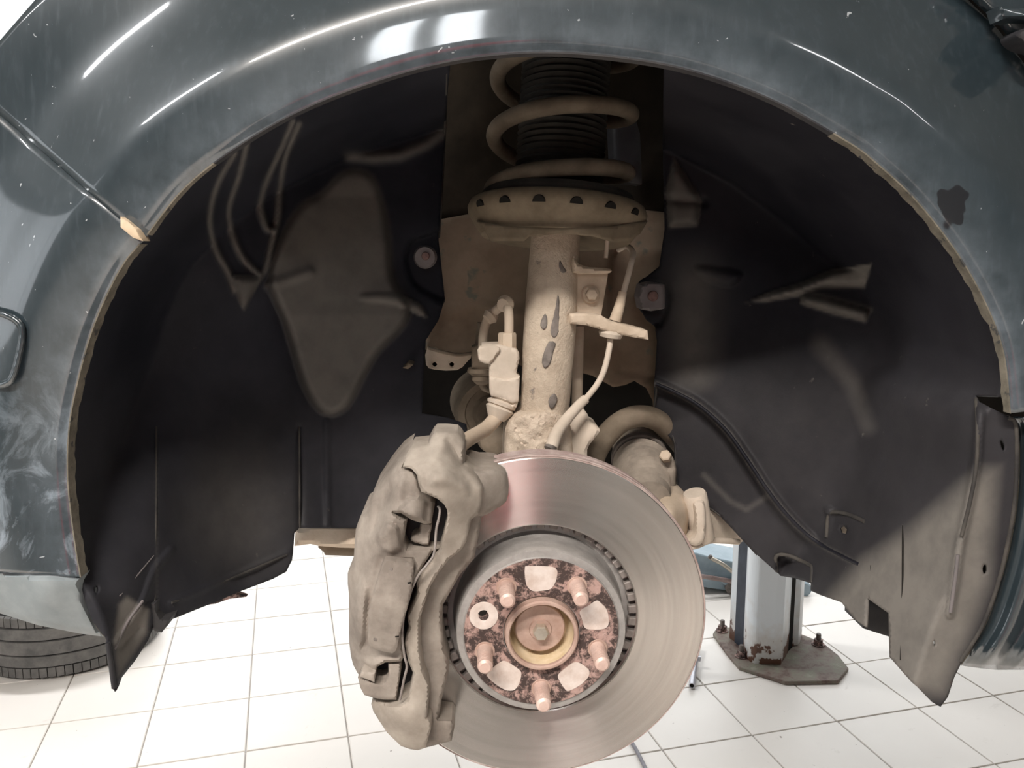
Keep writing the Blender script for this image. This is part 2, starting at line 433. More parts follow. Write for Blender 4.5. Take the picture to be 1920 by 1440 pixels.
def mat_rust():
    m, t, b = nt('rusty_hat_face')
    n1 = noise(t, 85, 7, .72, .4); n2 = noise(t, 260, 4, .7)
    c = mix(t, fr(t, n1, .42, .53), (.42, .28, .245), (.055, .036, .032))
    c = mix(t, fr(t, n2, .55, .7, 0, .5), c, (.60, .45, .40))
    t.links.new(c, b.inputs['Base Color']); b.inputs['Roughness'].default_value = .75; b.inputs['Metallic'].default_value = .1
    addbump(t, b, n1, .5, .0015); return m
M['rust'] = mat_rust()
def mat_plate():
    m, t, b = nt('rusty_base_plate')
    n1 = noise(t, 13, 7, .72, .3)
    c = ramp(t, n1, [(.30, (.05, .025, .02)), (.44, (.17, .12, .10)), (.5, (.20, .165, .135)), (.60, (.20, .195, .145)), (.75, (.36, .34, .28))])
    t.links.new(c, b.inputs['Base Color']); b.inputs['Roughness'].default_value = .7; addbump(t, b, n1, .4, .01); return m
M['plate'] = mat_plate()
def mat_post():
    m, t, b = nt('white_post_paint')
    g = N(t, 'ShaderNodeNewGeometry'); g.name = 'pos'; sp = N(t, 'ShaderNodeSeparateXYZ'); t.links.new(g.outputs['Position'], sp.inputs[0])
    n1 = noise(t, 14, 5, .6)
    h = math_(t, 'ADD', sp.outputs[2], math_(t, 'MULTIPLY', math_(t, 'SUBTRACT', n1, .5), -.55))
    rust = fr(t, h, .035, .05, 1, 0)
    c = mix(t, fr(t, h, .04, .22, .45, 0), (.66, .70, .73), (.45, .36, .26)); c = mix(t, rust, c, (.11, .05, .03))
    t.links.new(c, b.inputs['Base Color']); b.inputs['Roughness'].default_value = .35; return m
M['post'] = mat_post()
def emis(name, c, s):
    m, t, b = nt(name); b.inputs['Emission Color'].default_value = (*c, 1); b.inputs['Emission Strength'].default_value = s
    b.inputs['Base Color'].default_value = (*c, 1); return m
M['tubeglow'] = emis('lit_tube', (1, .97, .93), 4)
M['paneglow'] = emis('bright_daylight_pane', (.93, .97, 1), 2.0)
M['paneglow3'] = emis('overcast_pane', (.90, .95, 1), .8)
M['paneglow4'] = emis('sunlit_pane', (.93, .97, 1), 14)

# ------------------------------------------------------------------ room
TA = math.radians(-12.35)                       # direction of the tile columns
TO = G(1320, 1284).xy; TU, TV = .318, .3035
ud = Vector((math.sin(TA), math.cos(TA))); vd = Vector((math.cos(TA), -math.sin(TA)))
M['floorfar'] = mat_floorfar()
XL, XR, YB, YF, ZC = -6.0, 6.0, 7.0, -5.0, 3.5
def box(name, a, b, mat, parent=None, bevel=0.0, **k):
    p = [(a[0], a[1], a[2]), (b[0], a[1], a[2]), (b[0], b[1], a[2]), (a[0], b[1], a[2])]
    return prism(name, p, (0, 0, b[2] - a[2]), mat, parent, bevel, **k)
fl = box('floor', (XL, YF, -.12), (XR, YB, -.004), M['floorfar'], kind='structure')
grout = None
# tiles seen by the camera: each its own piece, joints recessed between them
def tile_mesh():
    g = .0028; hx, hy = TV / 2 - g, TU / 2 - g; b = .0012
    v = [(-hx, -hy, -.008), (hx, -hy, -.008), (hx, hy, -.008), (-hx, hy, -.008), (-hx, -hy, -b), (hx, -hy, -b), (hx, hy, -b), (-hx, hy, -b),
         (-hx + b, -hy + b, 0), (hx - b, -hy + b, 0), (hx - b, hy - b, 0), (-hx + b, hy - b, 0)]
    f = [(0, 1, 5, 4), (1, 2, 6, 5), (2, 3, 7, 6), (3, 0, 4, 7), (4, 5, 9, 8), (5, 6, 10, 9), (6, 7, 11, 10), (7, 4, 8, 11), (8, 9, 10, 11)]
    me = bpy.data.meshes.new('tile'); me.from_pydata(v, [], f); me.materials.append(M['tile']); return me
tm = tile_mesh(); nt_ = 0
def pix(p):
    d = Vector(p) - CAM; z = d.dot(Fv); return 960 + FPX * d.dot(Rv) / z, 720 - FPX * d.dot(Uv) / z
cands = []
for i in range(-5, 16):
    for j in range(-22, 14):
        c = TO + ud * TU * (i + .5) + vd * TV * (j + .5)
        x, y = pix((c.x, c.y, 0))
        if -130 < x < 2050 and 1000 < y < 1560: cands.append((c.y, c))
cands.sort(key=lambda q: q[0])
vis_back = cands[min(len(cands), 290) - 1][0]
for k, (yy, c) in enumerate(cands[:290]):
    o = bpy.data.objects.new('tile', tm); col.objects.link(o); o.parent = fl
    o.location = (c.x, c.y, rng.normal(0, .0004)); o.rotation_euler = (rng.normal(0, .0012), rng.normal(0, .0012), -TA)
wb = box('wall_back', (XL, YB, 0), (XR, YB + .2, ZC), M['white'], kind='structure')
box('wall_left', (XL - .2, YF, 0), (XL, YB, ZC), M['white'], kind='structure')
box('wall_right', (XR, YF, 0), (XR + .2, YB, ZC), M['white'], kind='structure')
box('wall_front', (XL, YF - .2, 0), (XR, YF, ZC), M['white'], kind='structure')
box('ceiling', (XL, YF, ZC), (XR, YB, ZC + .2), M['white'], kind='structure')
def window(idx, c, wx, wz, axis, nm):
    """glazed window: frame with mullions and bright panes; axis 'y' wall (faces -y / +y) or 'x'"""
    o = bpy.data.objects.new('window_%d' % idx, None); col.objects.link(o); o.location = c; o['kind'] = 'structure'
    c = Vector(c); ex = Vector((1, 0, 0)) if axis == 'y' else Vector((0, 1, 0)); th = Vector((0, .03, 0)) if axis == 'y' else Vector((.03, 0, 0))
    ez = Vector((0, 0, 1))
    def bar(x0, x1, z0, z1, nme, mat, tt):
        p = [c + ex * x0 + ez * z0 - tt, c + ex * x1 + ez * z0 - tt, c + ex * x1 + ez * z1 - tt, c + ex * x0 + ez * z1 - tt]
        return prism(nme, p, tt * 2, mat, o)
    f = .05
    bar(-wx / 2 - f, wx / 2 + f, -wz / 2 - f, -wz / 2, 'window_frame', M['lampcase'], th); bar(-wx / 2 - f, wx / 2 + f, wz / 2, wz / 2 + f, 'window_frame', M['lampcase'], th)
    for k in range(nm + 1):
        f = .17 if idx == 4 else .05; x = -wx / 2 + wx * k / nm; bar(x - f / 2, x + f / 2, -wz / 2, wz / 2, 'mullion', M['lampcase'], th)
        if k < nm: bar(x + f / 2, x + wx / nm - f / 2, -wz / 2, wz / 2, 'pane', M['paneglow4'] if idx == 4 else (M['paneglow3'] if idx == 3 else M['paneglow']), th * .3)
window(1, (-3.6, YB - .03, 2.45), 4.0, 1.98, 'y', 4)
window(2, (2.6, YB - .03, 2.1), 5.0, 1.8, 'y', 5)
window(3, (XL + .03, -.4, 2.2), 2.8, 1.8, 'x', 3)
window(4, (-0.32, YF + .03, 3.1), 0.95, 0.68, 'y', 2)
LL_ = ['above and in front of the open wheel arch', 'nearest the right front corner of the room', 'above the front bumper of the car', 'on the far side of the car to the left', 'on the far side of the car behind the engine bay', 'beyond the lift column at the right']
for li, (p, e, ln) in enumerate(LAMPS):
    t_ = thing('ceiling_lamp', 'white twin tube ceiling fitting ' + LL_[li], 'lamp', (p[0], p[1], p[2] + .03), 'fluorescent fittings on the ceiling')
    x, y, z = p
    box('housing', (x - ln / 2, y - .09, z + .035), (x + ln / 2, y + .09, ZC), M['lampcase'], t_)
    for s in (-.045, .045):
        tube('lamp_tube', [(x - ln / 2 + .02, y + s, z + .02), (x + ln / 2 - .02, y + s, z + .02)], .013, M['tubeglow'], t_, n=1, seg=10)
# unseen red cabinet added behind the camera for the red reflection on the rotor
tc = thing('tool_cabinet', 'red steel tool trolley with four drawers behind the photographer', 'cabinet', (.19, -1.9, 0))
box('body', (-.12, -2.3, .08), (.24, -1.8, 1.62), M['red'], tc, .01)
for k in range(4):
    d_ = box('drawer', (-.10, -1.8, .14 + k * .36), (.22, -1.775, .46 + k * .36), M['red'], tc, .004)
    box('handle', (0, -1.775, .40 + k * .36), (.18, -1.76, .42 + k * .36), M['lampcase'], d_)

# ------------------------------------------------------------------ car body: fender, bumper, door, arch liners
VP = np.array([VX, HZ])
LY = .64
def lipY(x): return LY + .05 * np.clip((560 - x) / 450, 0, None) ** 2
LIP = [(152, 1082), (140, 1010), (128, 900), (131, 800), (147, 715), (172, 625), (203, 550), (236, 490), (270, 450), (345, 355), (440, 280), (560, 210),
       (700, 155), (850, 115), (1000, 100), (1150, 108), (1300, 135), (1450, 190), (1590, 268), (1640, 305), (1715, 375), (1790, 470), (1845, 565), (1880, 660), (1893, 775)]
OUT = {0: (-450, 1040), 2: (-500, 850), 5: (-500, 480), 8: (-270, -30), 11: (150, -500), 14: (980, -900), 17: (1850, -500), 21: (2500, -100), 24: (2560, 700)}
lp = smooth_poly(LIP, 8, closed=False)
dirs = []
ks = sorted(OUT)
for i in range(len(lp)):
    u = i / 8; k0 = max(k for k in ks if k <= u + 1e-9); k1 = min([k for k in ks if k > u] or [k0])
    def un(k):
        v = np.array(OUT[k], float) - np.array(LIP[k], float); return v / np.hypot(*v)
    t = 0 if k1 == k0 else (u - k0) / (k1 - k0)
    v = un(k0) * (1 - t) + un(k1) * t; dirs.append(v / np.hypot(*v))
dirs = np.array(dirs)
for _ in range(25): dirs[1:-1] = (dirs[:-2] + dirs[2:] + 2 * dirs[1:-1]) / 4
dirs /= np.hypot(*dirs.T)[:, None]
def prof(s):
    """depth behind the lip plane against the distance from the lip (pixels of the frame, about 0.4 mm each)"""
    s = np.asarray(s, float)
    a = .0030 * (1 - sstep(s / 26))                 # rolled lip edge
    sh = lambda c, w_: w_ * np.logaddexp(0, (s - c) / w_)
    return a + .00030 * (sh(132, 13) - sh(290, 22)) + .00005 * sh(290, 16) + 2.2e-7 * np.clip(s - 320, 0, None) ** 2
SL = np.r_[0, 1.5, 4, 8, 14, 20, 26, np.arange(36, 116, 10), np.arange(118, 160, 3), np.arange(164, 250, 8), np.arange(256, 330, 5), np.arange(340, 700, 24), np.arange(720, 1100, 60)]
def clipline(p, d, smax):
    """outer outline of the front end at the left and the door gap at the right"""
    # left silhouette y = 75 - 1.15 x
    a = d[1] + 1.15 * d[0]
    s = smax
    if a < -1e-6 or a > 1e-6:
        t = (75 - p[1] - 1.15 * p[0]) / a
        if 0 < t < s and d[0] < 0 and d[1] < 0: s = t
    dl = [(1700, -140), (1818, 0), (1870, 50), (1916, 110), (1990, 210), (2080, 350)]
    for q0, q1 in zip(dl[:-1], dl[1:]):
        q0 = np.array(q0, float); e = np.array(q1, float) - q0; det = -d[0] * e[1] + d[1] * e[0]
        if abs(det) < 1e-9: continue
        r = q0 - p; t = (-r[0] * e[1] + r[1] * e[0]) / det; v = (d[0] * r[1] - d[1] * r[0]) / det
        if 0 < t < s and -.001 <= v <= 1.001: s = t - 2
    return s
def body_grid(name, i0, i1, parent, gap0=0.0, gap1=0.0):
    verts, faces = [], []; nn = len(SL); edge = []
    idx = list(range(i0, i1 + 1))
    sms = np.array([clipline(lp[i], dirs[i], 1080.) for i in idx]); 
    for a, i in enumerate(idx):
        sm_ = sms[a]
        s = np.minimum(SL, sm_); end = SL >= sm_
        tan = lp[min(i + 1, len(lp) - 1)] - lp[max(i - 1, 0)]; tan = tan / np.hypot(*tan)
        off = (gap0 if a == 0 else 0) - (gap1 if a == len(idx) - 1 else 0)
        q = lp[i] + dirs[i] * s[:, None] + tan * off
        Y = lipY(lp[i][0]) + prof(s) * 1.0
        w_ = Pn(q, Y); verts += [tuple(p) for p in w_]; edge += list(np.exp(-s / 48.))
    L = len(idx)
    for a in range(L - 1):
        for b in range(nn - 1):
            q = (a * nn + b, a * nn + b + 1, (a + 1) * nn + b + 1, (a + 1) * nn + b)
            if (Vector(verts[q[0]]) - Vector(verts[q[1]])).length < 1e-6 and (Vector(verts[q[3]]) - Vector(verts[q[2]])).length < 1e-6: continue
            faces.append(q)
    o = mk(name, verts, faces, M['paint'], parent, angle=None)
    at = o.data.attributes.new('edge', 'FLOAT', 'POINT'); at.data.foreach_set('value', edge)
    bm = bmesh.new(); bm.from_mesh(o.data); bmesh.ops.remove_doubles(bm, verts=bm.verts, dist=1e-6); bmesh.ops.recalc_face_normals(bm, faces=bm.faces); bm.to_mesh(o.data); bm.free()
    m = o.modifiers.new('solidify', 'SOLIDIFY'); m.thickness = .0022; m.offset = -1 if o.data.polygons[50].normal.y < 0 else 1
    return o
car = thing('car', 'dirty dark green car raised on a lift with one wheel removed', 'car', P(1010, 760, .9))
SEAM = 8 * 8
fender = body_grid('fender', SEAM, len(lp) - 1, car, gap0=.6)
bumper = body_grid('bumper', 0, SEAM, car, gap1=.6)
# turned-in flange of the arch edge, caked with dust
def strip(name, pts, Y0, depth, mat, parent, wob=.0, taper=None, **kw):
    v, f = [], []
    for i, p in enumerate(pts):
        y0 = Y0(p[0]) if callable(Y0) else Y0
        a = P(p[0], p[1], y0 + .0012); 
        dd = depth * (1 + wob * math.sin(i * 1.7) * math.sin(i * .63)) * (taper[i] if taper is not None else 1)
        c = Vector((P(*VP, 1).x * .6, 0, CAMZ)); inn = Vector((.10 - a.x, 0, 1.45 - a.z)).normalized()
        v += [a, a + Vector((0, dd, 0)) + inn * .0016, a + Vector((0, dd, 0)) + inn * .0002, a - inn * .0012]
    for i in range(len(pts) - 1):
        for k in range(4): f.append((i * 4 + k, i * 4 + (k + 1) % 4, i * 4 + 4 + (k + 1) % 4, i * 4 + 4 + k))
    return mk(name, v, f, mat, parent, angle=30, **kw)
TP = [.12 + .88 * min(1, max(0, (p[0] - 1300) / 350)) * (1 if p[1] < 600 else .6) if p[0] > 700 else .12 + .5 * max(0, (430 - p[0]) / 160) for p in lp]
jt = next(i for i, p in enumerate(lp) if p[0] > 400); jr = next(i for i, p in enumerate(lp) if p[0] > 1560)
strip('arch_flange', lp[SEAM + 1:jt + 1], lipY, .009, M['flange'], fender, .2, taper=TP[SEAM + 1:jt + 1])
strip('arch_flange', lp[jt:jr + 1], lipY, .004, M['liner_dark'], fender, 0)
strip('arch_flange', lp[jr:], lipY, .009, M['flange'], fender, .25, taper=TP[jr:], label='dusty turned-in edge of the wheel arch')
strip('arch_flange', lp[:SEAM], lipY, .0095, M['flange'], bumper, .2, label='dusty turned-in edge of the bumper')
# bright upper corner clip at the seam
relief('seam_clip', [(226, 406), (238, 414), (257, 430), (268, 452), (250, 446), (226, 426)], .652, .668, M['peach'], car, step=4, rnd=.001, rw=3, label='pale peach plastic clip in the seam')
# fog-lamp recess frame on the bumper and the step line beside it
fr_out = smooth_poly([(-120, 560), (-20, 576), (18, 588), (40, 602), (47, 622), (42, 660), (30, 706), (16, 724), (-20, 728), (-120, 728)], 4)
fr_in = smooth_poly([(-110, 573), (-20, 588), (14, 598), (31, 610), (36, 626), (31, 660), (20, 700), (9, 713), (-20, 717), (-110, 717)], 4)
fy = lambda q: lipY(150) + prof(np.clip(150 - q[:, 0], 0, None)) - .004
sheet('lamp_recess_frame', fr_out, lambda q: fy(q) - .003 * np.sin(np.clip(segdist(q, fr_in, True) / 11, 0, 1) * 3.14), M['paint'], bumper, step=4, holes=[fr_in], thick=.001)
strip('step_moulding', [(60, 578), (78, 572), (100, 574), (150, 580), (180, 584)], lambda x: float(fy(np.array([[x, 580.]]))[0]) - .001, .004, M['paint'], bumper)
# grey lower lip
chin = relief('lower_lip', [(-160, 1040), (-40, 1060), (20, 1074), (70, 1081), (149, 1085), (153, 1110), (161, 1140), (176, 1168), (196, 1194), (150, 1188), (70, 1172), (0, 1150), (-60, 1128), (-160, 1095)],
    tps([(-160, 1040, .712), (0, 1065, .690), (149, 1085, .679), (190, 1190, .700), (0, 1150, .722), (-160, 1100, .738), (80, 1120, .680)]), .80, M['chin'], car, step=7, rnd=.006, rw=12, label='lighter grey plastic lip under the bumper')
strip('lip_flange', [(150, 1062), (153, 1090), (158, 1118), (166, 1142), (178, 1168), (196, 1192)], .697, .018, M['flange'], chin, .3)
# door and its trim beyond the gap at the top right
door = sheet('door', [(1700, -160), (1824, -2), (1875, 46), (1922, 106), (1996, 206), (2300, 560), (2300, -160)],
    lambda q: .672 + .00003 * (q[:, 0] - 1800) + .010 * np.exp(-(segdist(q, [(1700, -160), (1824, -2), (1875, 46), (1922, 106), (1996, 206)], False) / 8) ** 2), M['paint'], car, step=8, thick=.002)
relief('door_moulding', [(1872, 12), (1960, 18), (2100, 28), (2100, 44), (1960, 40), (1880, 36)], .660, .68, M['paint'], door, step=6, rnd=.004, rw=8)
relief('mirror_base', smooth_poly([(1905, 62), (1925, 52), (1970, 50), (1970, 92), (1930, 88), (1910, 76)], 4), .655, .68, M['liner_dark'], door, step=6, rnd=.006, rw=10)
# sill panel running down behind the wheel
SE = smooth_poly([(1899, 782), (1911, 800), (1914, 860), (1910, 940), (1897, 1020), (1876, 1100), (1846, 1180), (1801, 1245)], 8, closed=False)
v, f = [], []; ss = np.r_[0, 2, 5, 9, 14, np.arange(20, 130, 6), np.arange(140, 400, 30)]
for i, p in enumerate(SE):
    tt = i / (len(SE) - 1); d = np.array([1.0, .02 + .04 * tt])
    q = p + d * ss[:, None]
    q[:, 1] = np.where(tt > .999, 1246 + 8 * np.minimum(ss / 60, 1), q[:, 1])
    Y = .662 + .007 * np.exp(-(ss / 6.) ** 2) - .010 * np.exp(-((ss - 40) / 15.) ** 2) + .006 * np.exp(-((ss - 68) / 12.) ** 2) - .006 * np.exp(-((ss - 100) / 7.) ** 2) + .02 * (tt > .9) * ((tt - .9) / .1) ** 2
    v += [tuple(x) for x in Pn(q, Y)]
n_ = len(ss)
for i in range(len(SE) - 1):
    for k in range(n_ - 1): f.append((i * n_ + k, i * n_ + k + 1, (i + 1) * n_ + k + 1, (i + 1) * n_ + k))
solid(mk('sill_panel', v, f, M['paint'], car, angle=None), .002)
strip('sill_flange', SE, .668, .012, M['flange'], car, .2)

# wheel-arch liners
LL = smooth_poly([(222, 1330), (200, 1190), (178, 1130)] + LIP[:24] + [(1880, 700), (1872, 745), (1840, 790), (1832, 870), (1815, 950), (1795, 1030), (1775, 1110), (1740, 1200), (1700, 1330)], 4, closed=False)
la = np.unwrap(np.arctan2(LL[:, 1] - VP[1], LL[:, 0] - VP[0])); lr = np.hypot(*(LL - VP).T)
# angle runs from below-left over the top to below-right
order = np.argsort(la); la, lr, lx = la[order], lr[order], LL[order][:, 0]
def outer(q, mul=1.02):
    q = np.asarray(q, float)
    a = np.arctan2(q[:, 1] - VP[1], q[:, 0] - VP[0]); a = np.where(a < la[0] - 1e-6, a + 2 * np.pi, a); a = np.where(a > la[-1] + .6, a - 2 * np.pi, a)
    R_ = np.interp(a, la, lr); k = R_ / np.maximum(np.hypot(*(q - VP).T), 1)
    return (lipY(np.interp(a, la, lx))) * mul * np.maximum(k, 1.0)
def smin(a, b, w_=.006): return -w_ * np.logaddexp(-a / w_, -b / w_)
innL = tps([(300, 700, .86), (292, 900, .80), (292, 1120, .745), (400, 500, .86), (450, 900, .90), (450, 1080, .86), (550, 1040, .90), (640, 980, .95), (790, 780, .97),
            (830, 300, .99), (700, 300, .97), (550, 350, .92), (835, 130, 1.0), (600, 600, .95), (220, 1250, .72), (200, 1190, .705), (240, 1100, .72), (150, 1000, .73), (140, 800, .80), (330, 1140, .76)])
FOLD = [[(440, 285), (412, 330), (395, 380), (392, 425), (405, 470), (428, 512), (440, 545)], [(462, 262), (446, 330), (428, 385), (432, 430), (452, 480), (484, 515)],
        [(548, 225), (520, 290), (496, 345), (487, 385), (498, 425), (512, 432)], [(560, 230), (535, 290), (524, 350), (521, 400), (514, 435), (500, 500), (492, 512)]]
FOLD = [smooth_poly(l_, 4, closed=False) for l_ in FOLD]
BULGE = smooth_poly([(560, 385), (600, 360), (645, 320), (700, 330), (730, 420), (740, 520), (770, 570), (762, 610), (715, 660), (690, 700), (655, 765), (615, 782), (585, 760), (560, 710), (530, 610), (500, 530), (520, 450)], 4)
def dl(q):
    q = np.asarray(q, float)
    i_ = innL(q)
    i_ = i_ - bump(q, BULGE, .030, 17) * np.clip((q[:, 1] - 330) / 260, .15, 1)
    i_ = i_ - bump(q, [(428, 512), (486, 515), (500, 512), (470, 560), (456, 588), (444, 560)], .014, 14)
    for l_ in FOLD: i_ = i_ - ridge(q, l_, .008, 5)
    i_ = i_ - ridge(q, [(655, 292), (700, 296), (750, 292), (800, 270), (835, 245)], .006, 9)
    i_ = i_ - bump(q, [(655, 556), (700, 548), (750, 550), (790, 570), (805, 600), (780, 590), (740, 572), (690, 566)], .010, 8)
    i_ = i_ + bump(q, smooth_poly([(755, 485), (768, 452), (795, 438), (840, 436), (840, 562), (800, 556), (768, 530)], 4), .012, 8)
    i_ = i_ - ridge(q, [(505, 535), (540, 524), (580, 510)], .007, 8)
    i_ = i_ + ridge(q, [(560, 800), (562, 1000)], .004, 6) - ridge(q, [(612, 790), (614, 990)], .004, 5) - ridge(q, [(320, 1130), (540, 1035)], .003, 4)
    o_ = outer(q); Y = smin(o_, i_)
    Y = Y - ridge(q, [(215, 1205), (262, 1140), (290, 1065), (320, 1030)], .004, 5) + ridge(q, [(225, 1215), (262, 1175)], .003, 5)
    return Y
LO = [(100, 900), (104, 800), (120, 710), (146, 620), (178, 545), (212, 482), (250, 436), (325, 340), (425, 264), (548, 192), (690, 138), (830, 104), (845, 105),
      (838, 180), (834, 260), (829, 330), (825, 400), (822, 450), (834, 560), (822, 600), (797, 640), (794, 700), (791, 775), (840, 783), (874, 795), (880, 830), (860, 880), (760, 1000), (720, 990), (560, 990),
      (551, 1000), (550, 1020), (547, 1050), (536, 1072), (510, 1086), (440, 1113), (400, 1130), (318, 1162), (290, 1165), (276, 1200), (250, 1240), (226, 1270), (217, 1296), (213, 1292), (206, 1240), (199, 1196), (175, 1165), (162, 1130), (150, 1085), (128, 1040), (112, 980)]
def dust_lightL(q):
    d = .75 * sstep(sdist(q, BULGE) / 24 + .3)
    d = np.maximum(d, .08 * sstep((q[:, 1] - 620) / 260)); d = np.maximum(d, .34 * np.exp(-((q[:, 0] - 450) / 120.) ** 2 - ((q[:, 1] - 960) / 130.) ** 2))  # ramp brightens the lit lower liner; soft spot paints the floor's sheen
    for l_ in FOLD: d = np.maximum(d, .75 * np.exp(-(segdist(q, l_, False) / 4.5) ** 2))
    d = np.maximum(d, .6 * sstep(sdist(q, [(428, 512), (486, 515), (500, 512), (470, 560), (456, 588), (444, 560)]) / 6))
    d = np.maximum(d, .6 * np.exp(-(segdist(q, [(655, 292), (700, 296), (750, 292), (800, 270), (835, 245)], False) / 9) ** 2))
    d = np.maximum(d, .8 * sstep(sdist(q, [(655, 556), (700, 548), (750, 550), (790, 570), (805, 600), (780, 590), (740, 572), (690, 566)]) / 5))
    d = np.maximum(d, .95 * sstep(sdist(q, [(215, 1290), (203, 1200), (215, 1130), (235, 1110), (285, 1140), (280, 1190), (240, 1250)]) / 14))
    d = np.maximum(d, .6 * np.exp(-(segdist(q, [(505, 535), (540, 524), (580, 510)], False) / 8) ** 2))
    d = np.maximum(d, .25 * np.exp(-(segdist(q, [(292, 870), (292, 1130)], False) / 3) ** 2))  # pale strip paints the lit line along the vertical crease
    return d
def dust_lightR(q):
    d = .10 * sstep((q[:, 1] - 560) / 220)  # paler ramp paints the lit lower liner against its shaded roof
    d = np.maximum(d, .8 * sstep(sdist(q, [(1388, 571), (1440, 548), (1500, 530), (1560, 505), (1640, 490), (1625, 540), (1540, 541), (1500, 556), (1440, 566)]) / 5))
    d = np.maximum(d, .7 * sstep(sdist(q, [(1500, 548), (1560, 560), (1634, 580), (1625, 606), (1560, 590), (1500, 572)]) / 6))
    d = np.maximum(d, .7 * sstep(sdist(q, [(1262, 292), (1285, 325), (1318, 375), (1310, 425), (1252, 430), (1246, 360)]) / 6))
    d = np.maximum(d, .55 * np.exp(-((q[:, 0] - 1300) / 45.) ** 2) * sstep((q[:, 1] - 430) / 120) * sstep((760 - q[:, 1]) / 60))
    d = np.maximum(d, .45 * np.exp(-(segdist(q, STEP, False) / 5) ** 2))
    d = np.maximum(d, 1.0 * sstep(sdist(q, [(1500, 1140), (1600, 1030), (1690, 970), (1770, 900), (1830, 850), (1900, 850), (1880, 1100), (1790, 1330), (1600, 1330)]) / 60) )  # flap dust, outlined along the fender's shadow edge to paint the lit area
    d = np.maximum(d, .5 * np.exp(-(segdist(q, [(1500, 548), (1560, 560), (1634, 580)], False) / 5) ** 2))
    d = np.maximum(d, .35 * np.exp(-(segdist(q, [(1320, 890), (1370, 940), (1400, 955), (1440, 930)], False) / 7) ** 2))
    d = np.maximum(d, .3 * np.exp(-(segdist(q, [(1540, 650), (1600, 720), (1630, 800)], False) / 22) ** 2))
    return d
linL = sheet('wheel_arch_liner', LO, dl, M['liner'], car, dust=dust_lightL, step=5, thick=.0025, angle=None, holes=[smooth_poly([(176, 1104), (181, 1099), (184, 1104), (182, 1112), (178, 1114)], 2)])
relief('liner_tab', [(283, 1130), (292, 1130), (294, 1148), (303, 1160), (317, 1163), (315, 1172), (303, 1186), (290, 1183), (285, 1176)], .735, .76, M['liner_dark'], linL, step=4, rnd=.002, rw=4)
lathe('fastener', [(0, -.004), (.011, -.004), (.013, 0), (.013, .01)], P(797, 482, .965), (0, 1, 0), M['clip'], linL, seg=24)
washer('fastener_head', P(798, 480, .960), (0, -1, 0), .0045, .003, M['pinkbolt'], linL)
for p_ in ([(404, 538), (413, 544), (411, 550), (401, 544)], [(755, 690), (765, 680), (775, 684), (765, 692)]):
    relief('mud_flake', p_, .895 if p_[0][0] < 500 else .945, .98, M['dust_dark'], linL, step=3, rnd=.001, rw=2)

innR = tps([(1245, 200, 1.0), (1245, 500, .99), (1235, 720, .97), (1270, 900, .95), (1400, 300, .98), (1400, 600, .95), (1500, 450, .94), (1640, 500, .86), (1640, 750, .845), (1640, 950, .815),
            (1420, 1030, .90), (1580, 1130, .86), (1610, 1060, .845), (1693, 1000, .78), (1693, 1220, .755), (1760, 1320, .72), (1740, 1000, .74), (1790, 900, .735), (1800, 1200, .705), (1820, 1100, .70), (1630, 1180, .80)])
STEP = smooth_poly([(1230, 720), (1265, 735), (1310, 760), (1360, 805), (1400, 860), (1440, 920), (1480, 970), (1530, 1015), (1610, 1058)], 5, closed=False)
LOWR = np.vstack([STEP, np.array([(1610, 1400), (1100, 1400), (1100, 700)])])
def dr(q):
    q = np.asarray(q, float)
    i_ = innR(q)
    i_ = i_ - ridge(q, STEP, .009, 7) + bump(q, LOWR, .010, 16) * (q[:, 0] < 1640)
    i_ = i_ - bump(q, [(1388, 571), (1440, 548), (1500, 530), (1560, 505), (1640, 490), (1625, 540), (1540, 541), (1500, 556), (1440, 566)], .022, 14)
    i_ = i_ - bump(q, [(1500, 548), (1560, 560), (1634, 580), (1625, 606), (1560, 590), (1500, 572)], .016, 12)
    i_ = i_ - bump(q, [(1262, 292), (1285, 325), (1318, 375), (1310, 425), (1252, 430), (1246, 360)], .015, 16) + ridge(q, [(1250, 375), (1318, 380)], .007, 8)
    i_ = i_ - bump(q, smooth_poly([(1300, 500), (1340, 500), (1395, 512), (1370, 540), (1320, 525)], 3), .008, 12)
    i_ = i_ + bump(q, smooth_poly([(1200, 528), (1245, 526), (1262, 548), (1258, 590), (1235, 618), (1200, 600)], 4), .014, 8)
    i_ = i_ - ridge(q, [(1552, 955), (1558, 968), (1556, 990), (1550, 1010)], .005, 5) - ridge(q, [(1556, 958), (1590, 964), (1622, 978)], .006, 5)
    i_ = i_ - ridge(q, [(1693, 990), (1690, 1240)], .006, 5) - ridge(q, [(1730, 1180), (1735, 1300)], .003, 5)
    i_ = i_ + bump(q, smooth_poly([(1712, 1075), (1730, 1072), (1752, 1090), (1768, 1130), (1770, 1165), (1745, 1150), (1720, 1120)], 4), .030, 14)
    i_ = i_ + bump(q, [(1456, 1040), (1470, 1040), (1520, 1062), (1522, 1125), (1470, 1100), (1452, 1090)], .022, 4)
    fl_ = outer(q, 1.03)
    Y = smin(fl_, i_, .005)
    Y = Y - ridge(q, [(1838, 770), (1832, 860), (1818, 940), (1800, 1020), (1790, 1090), (1780, 1150)], .008, 6)
    return Y
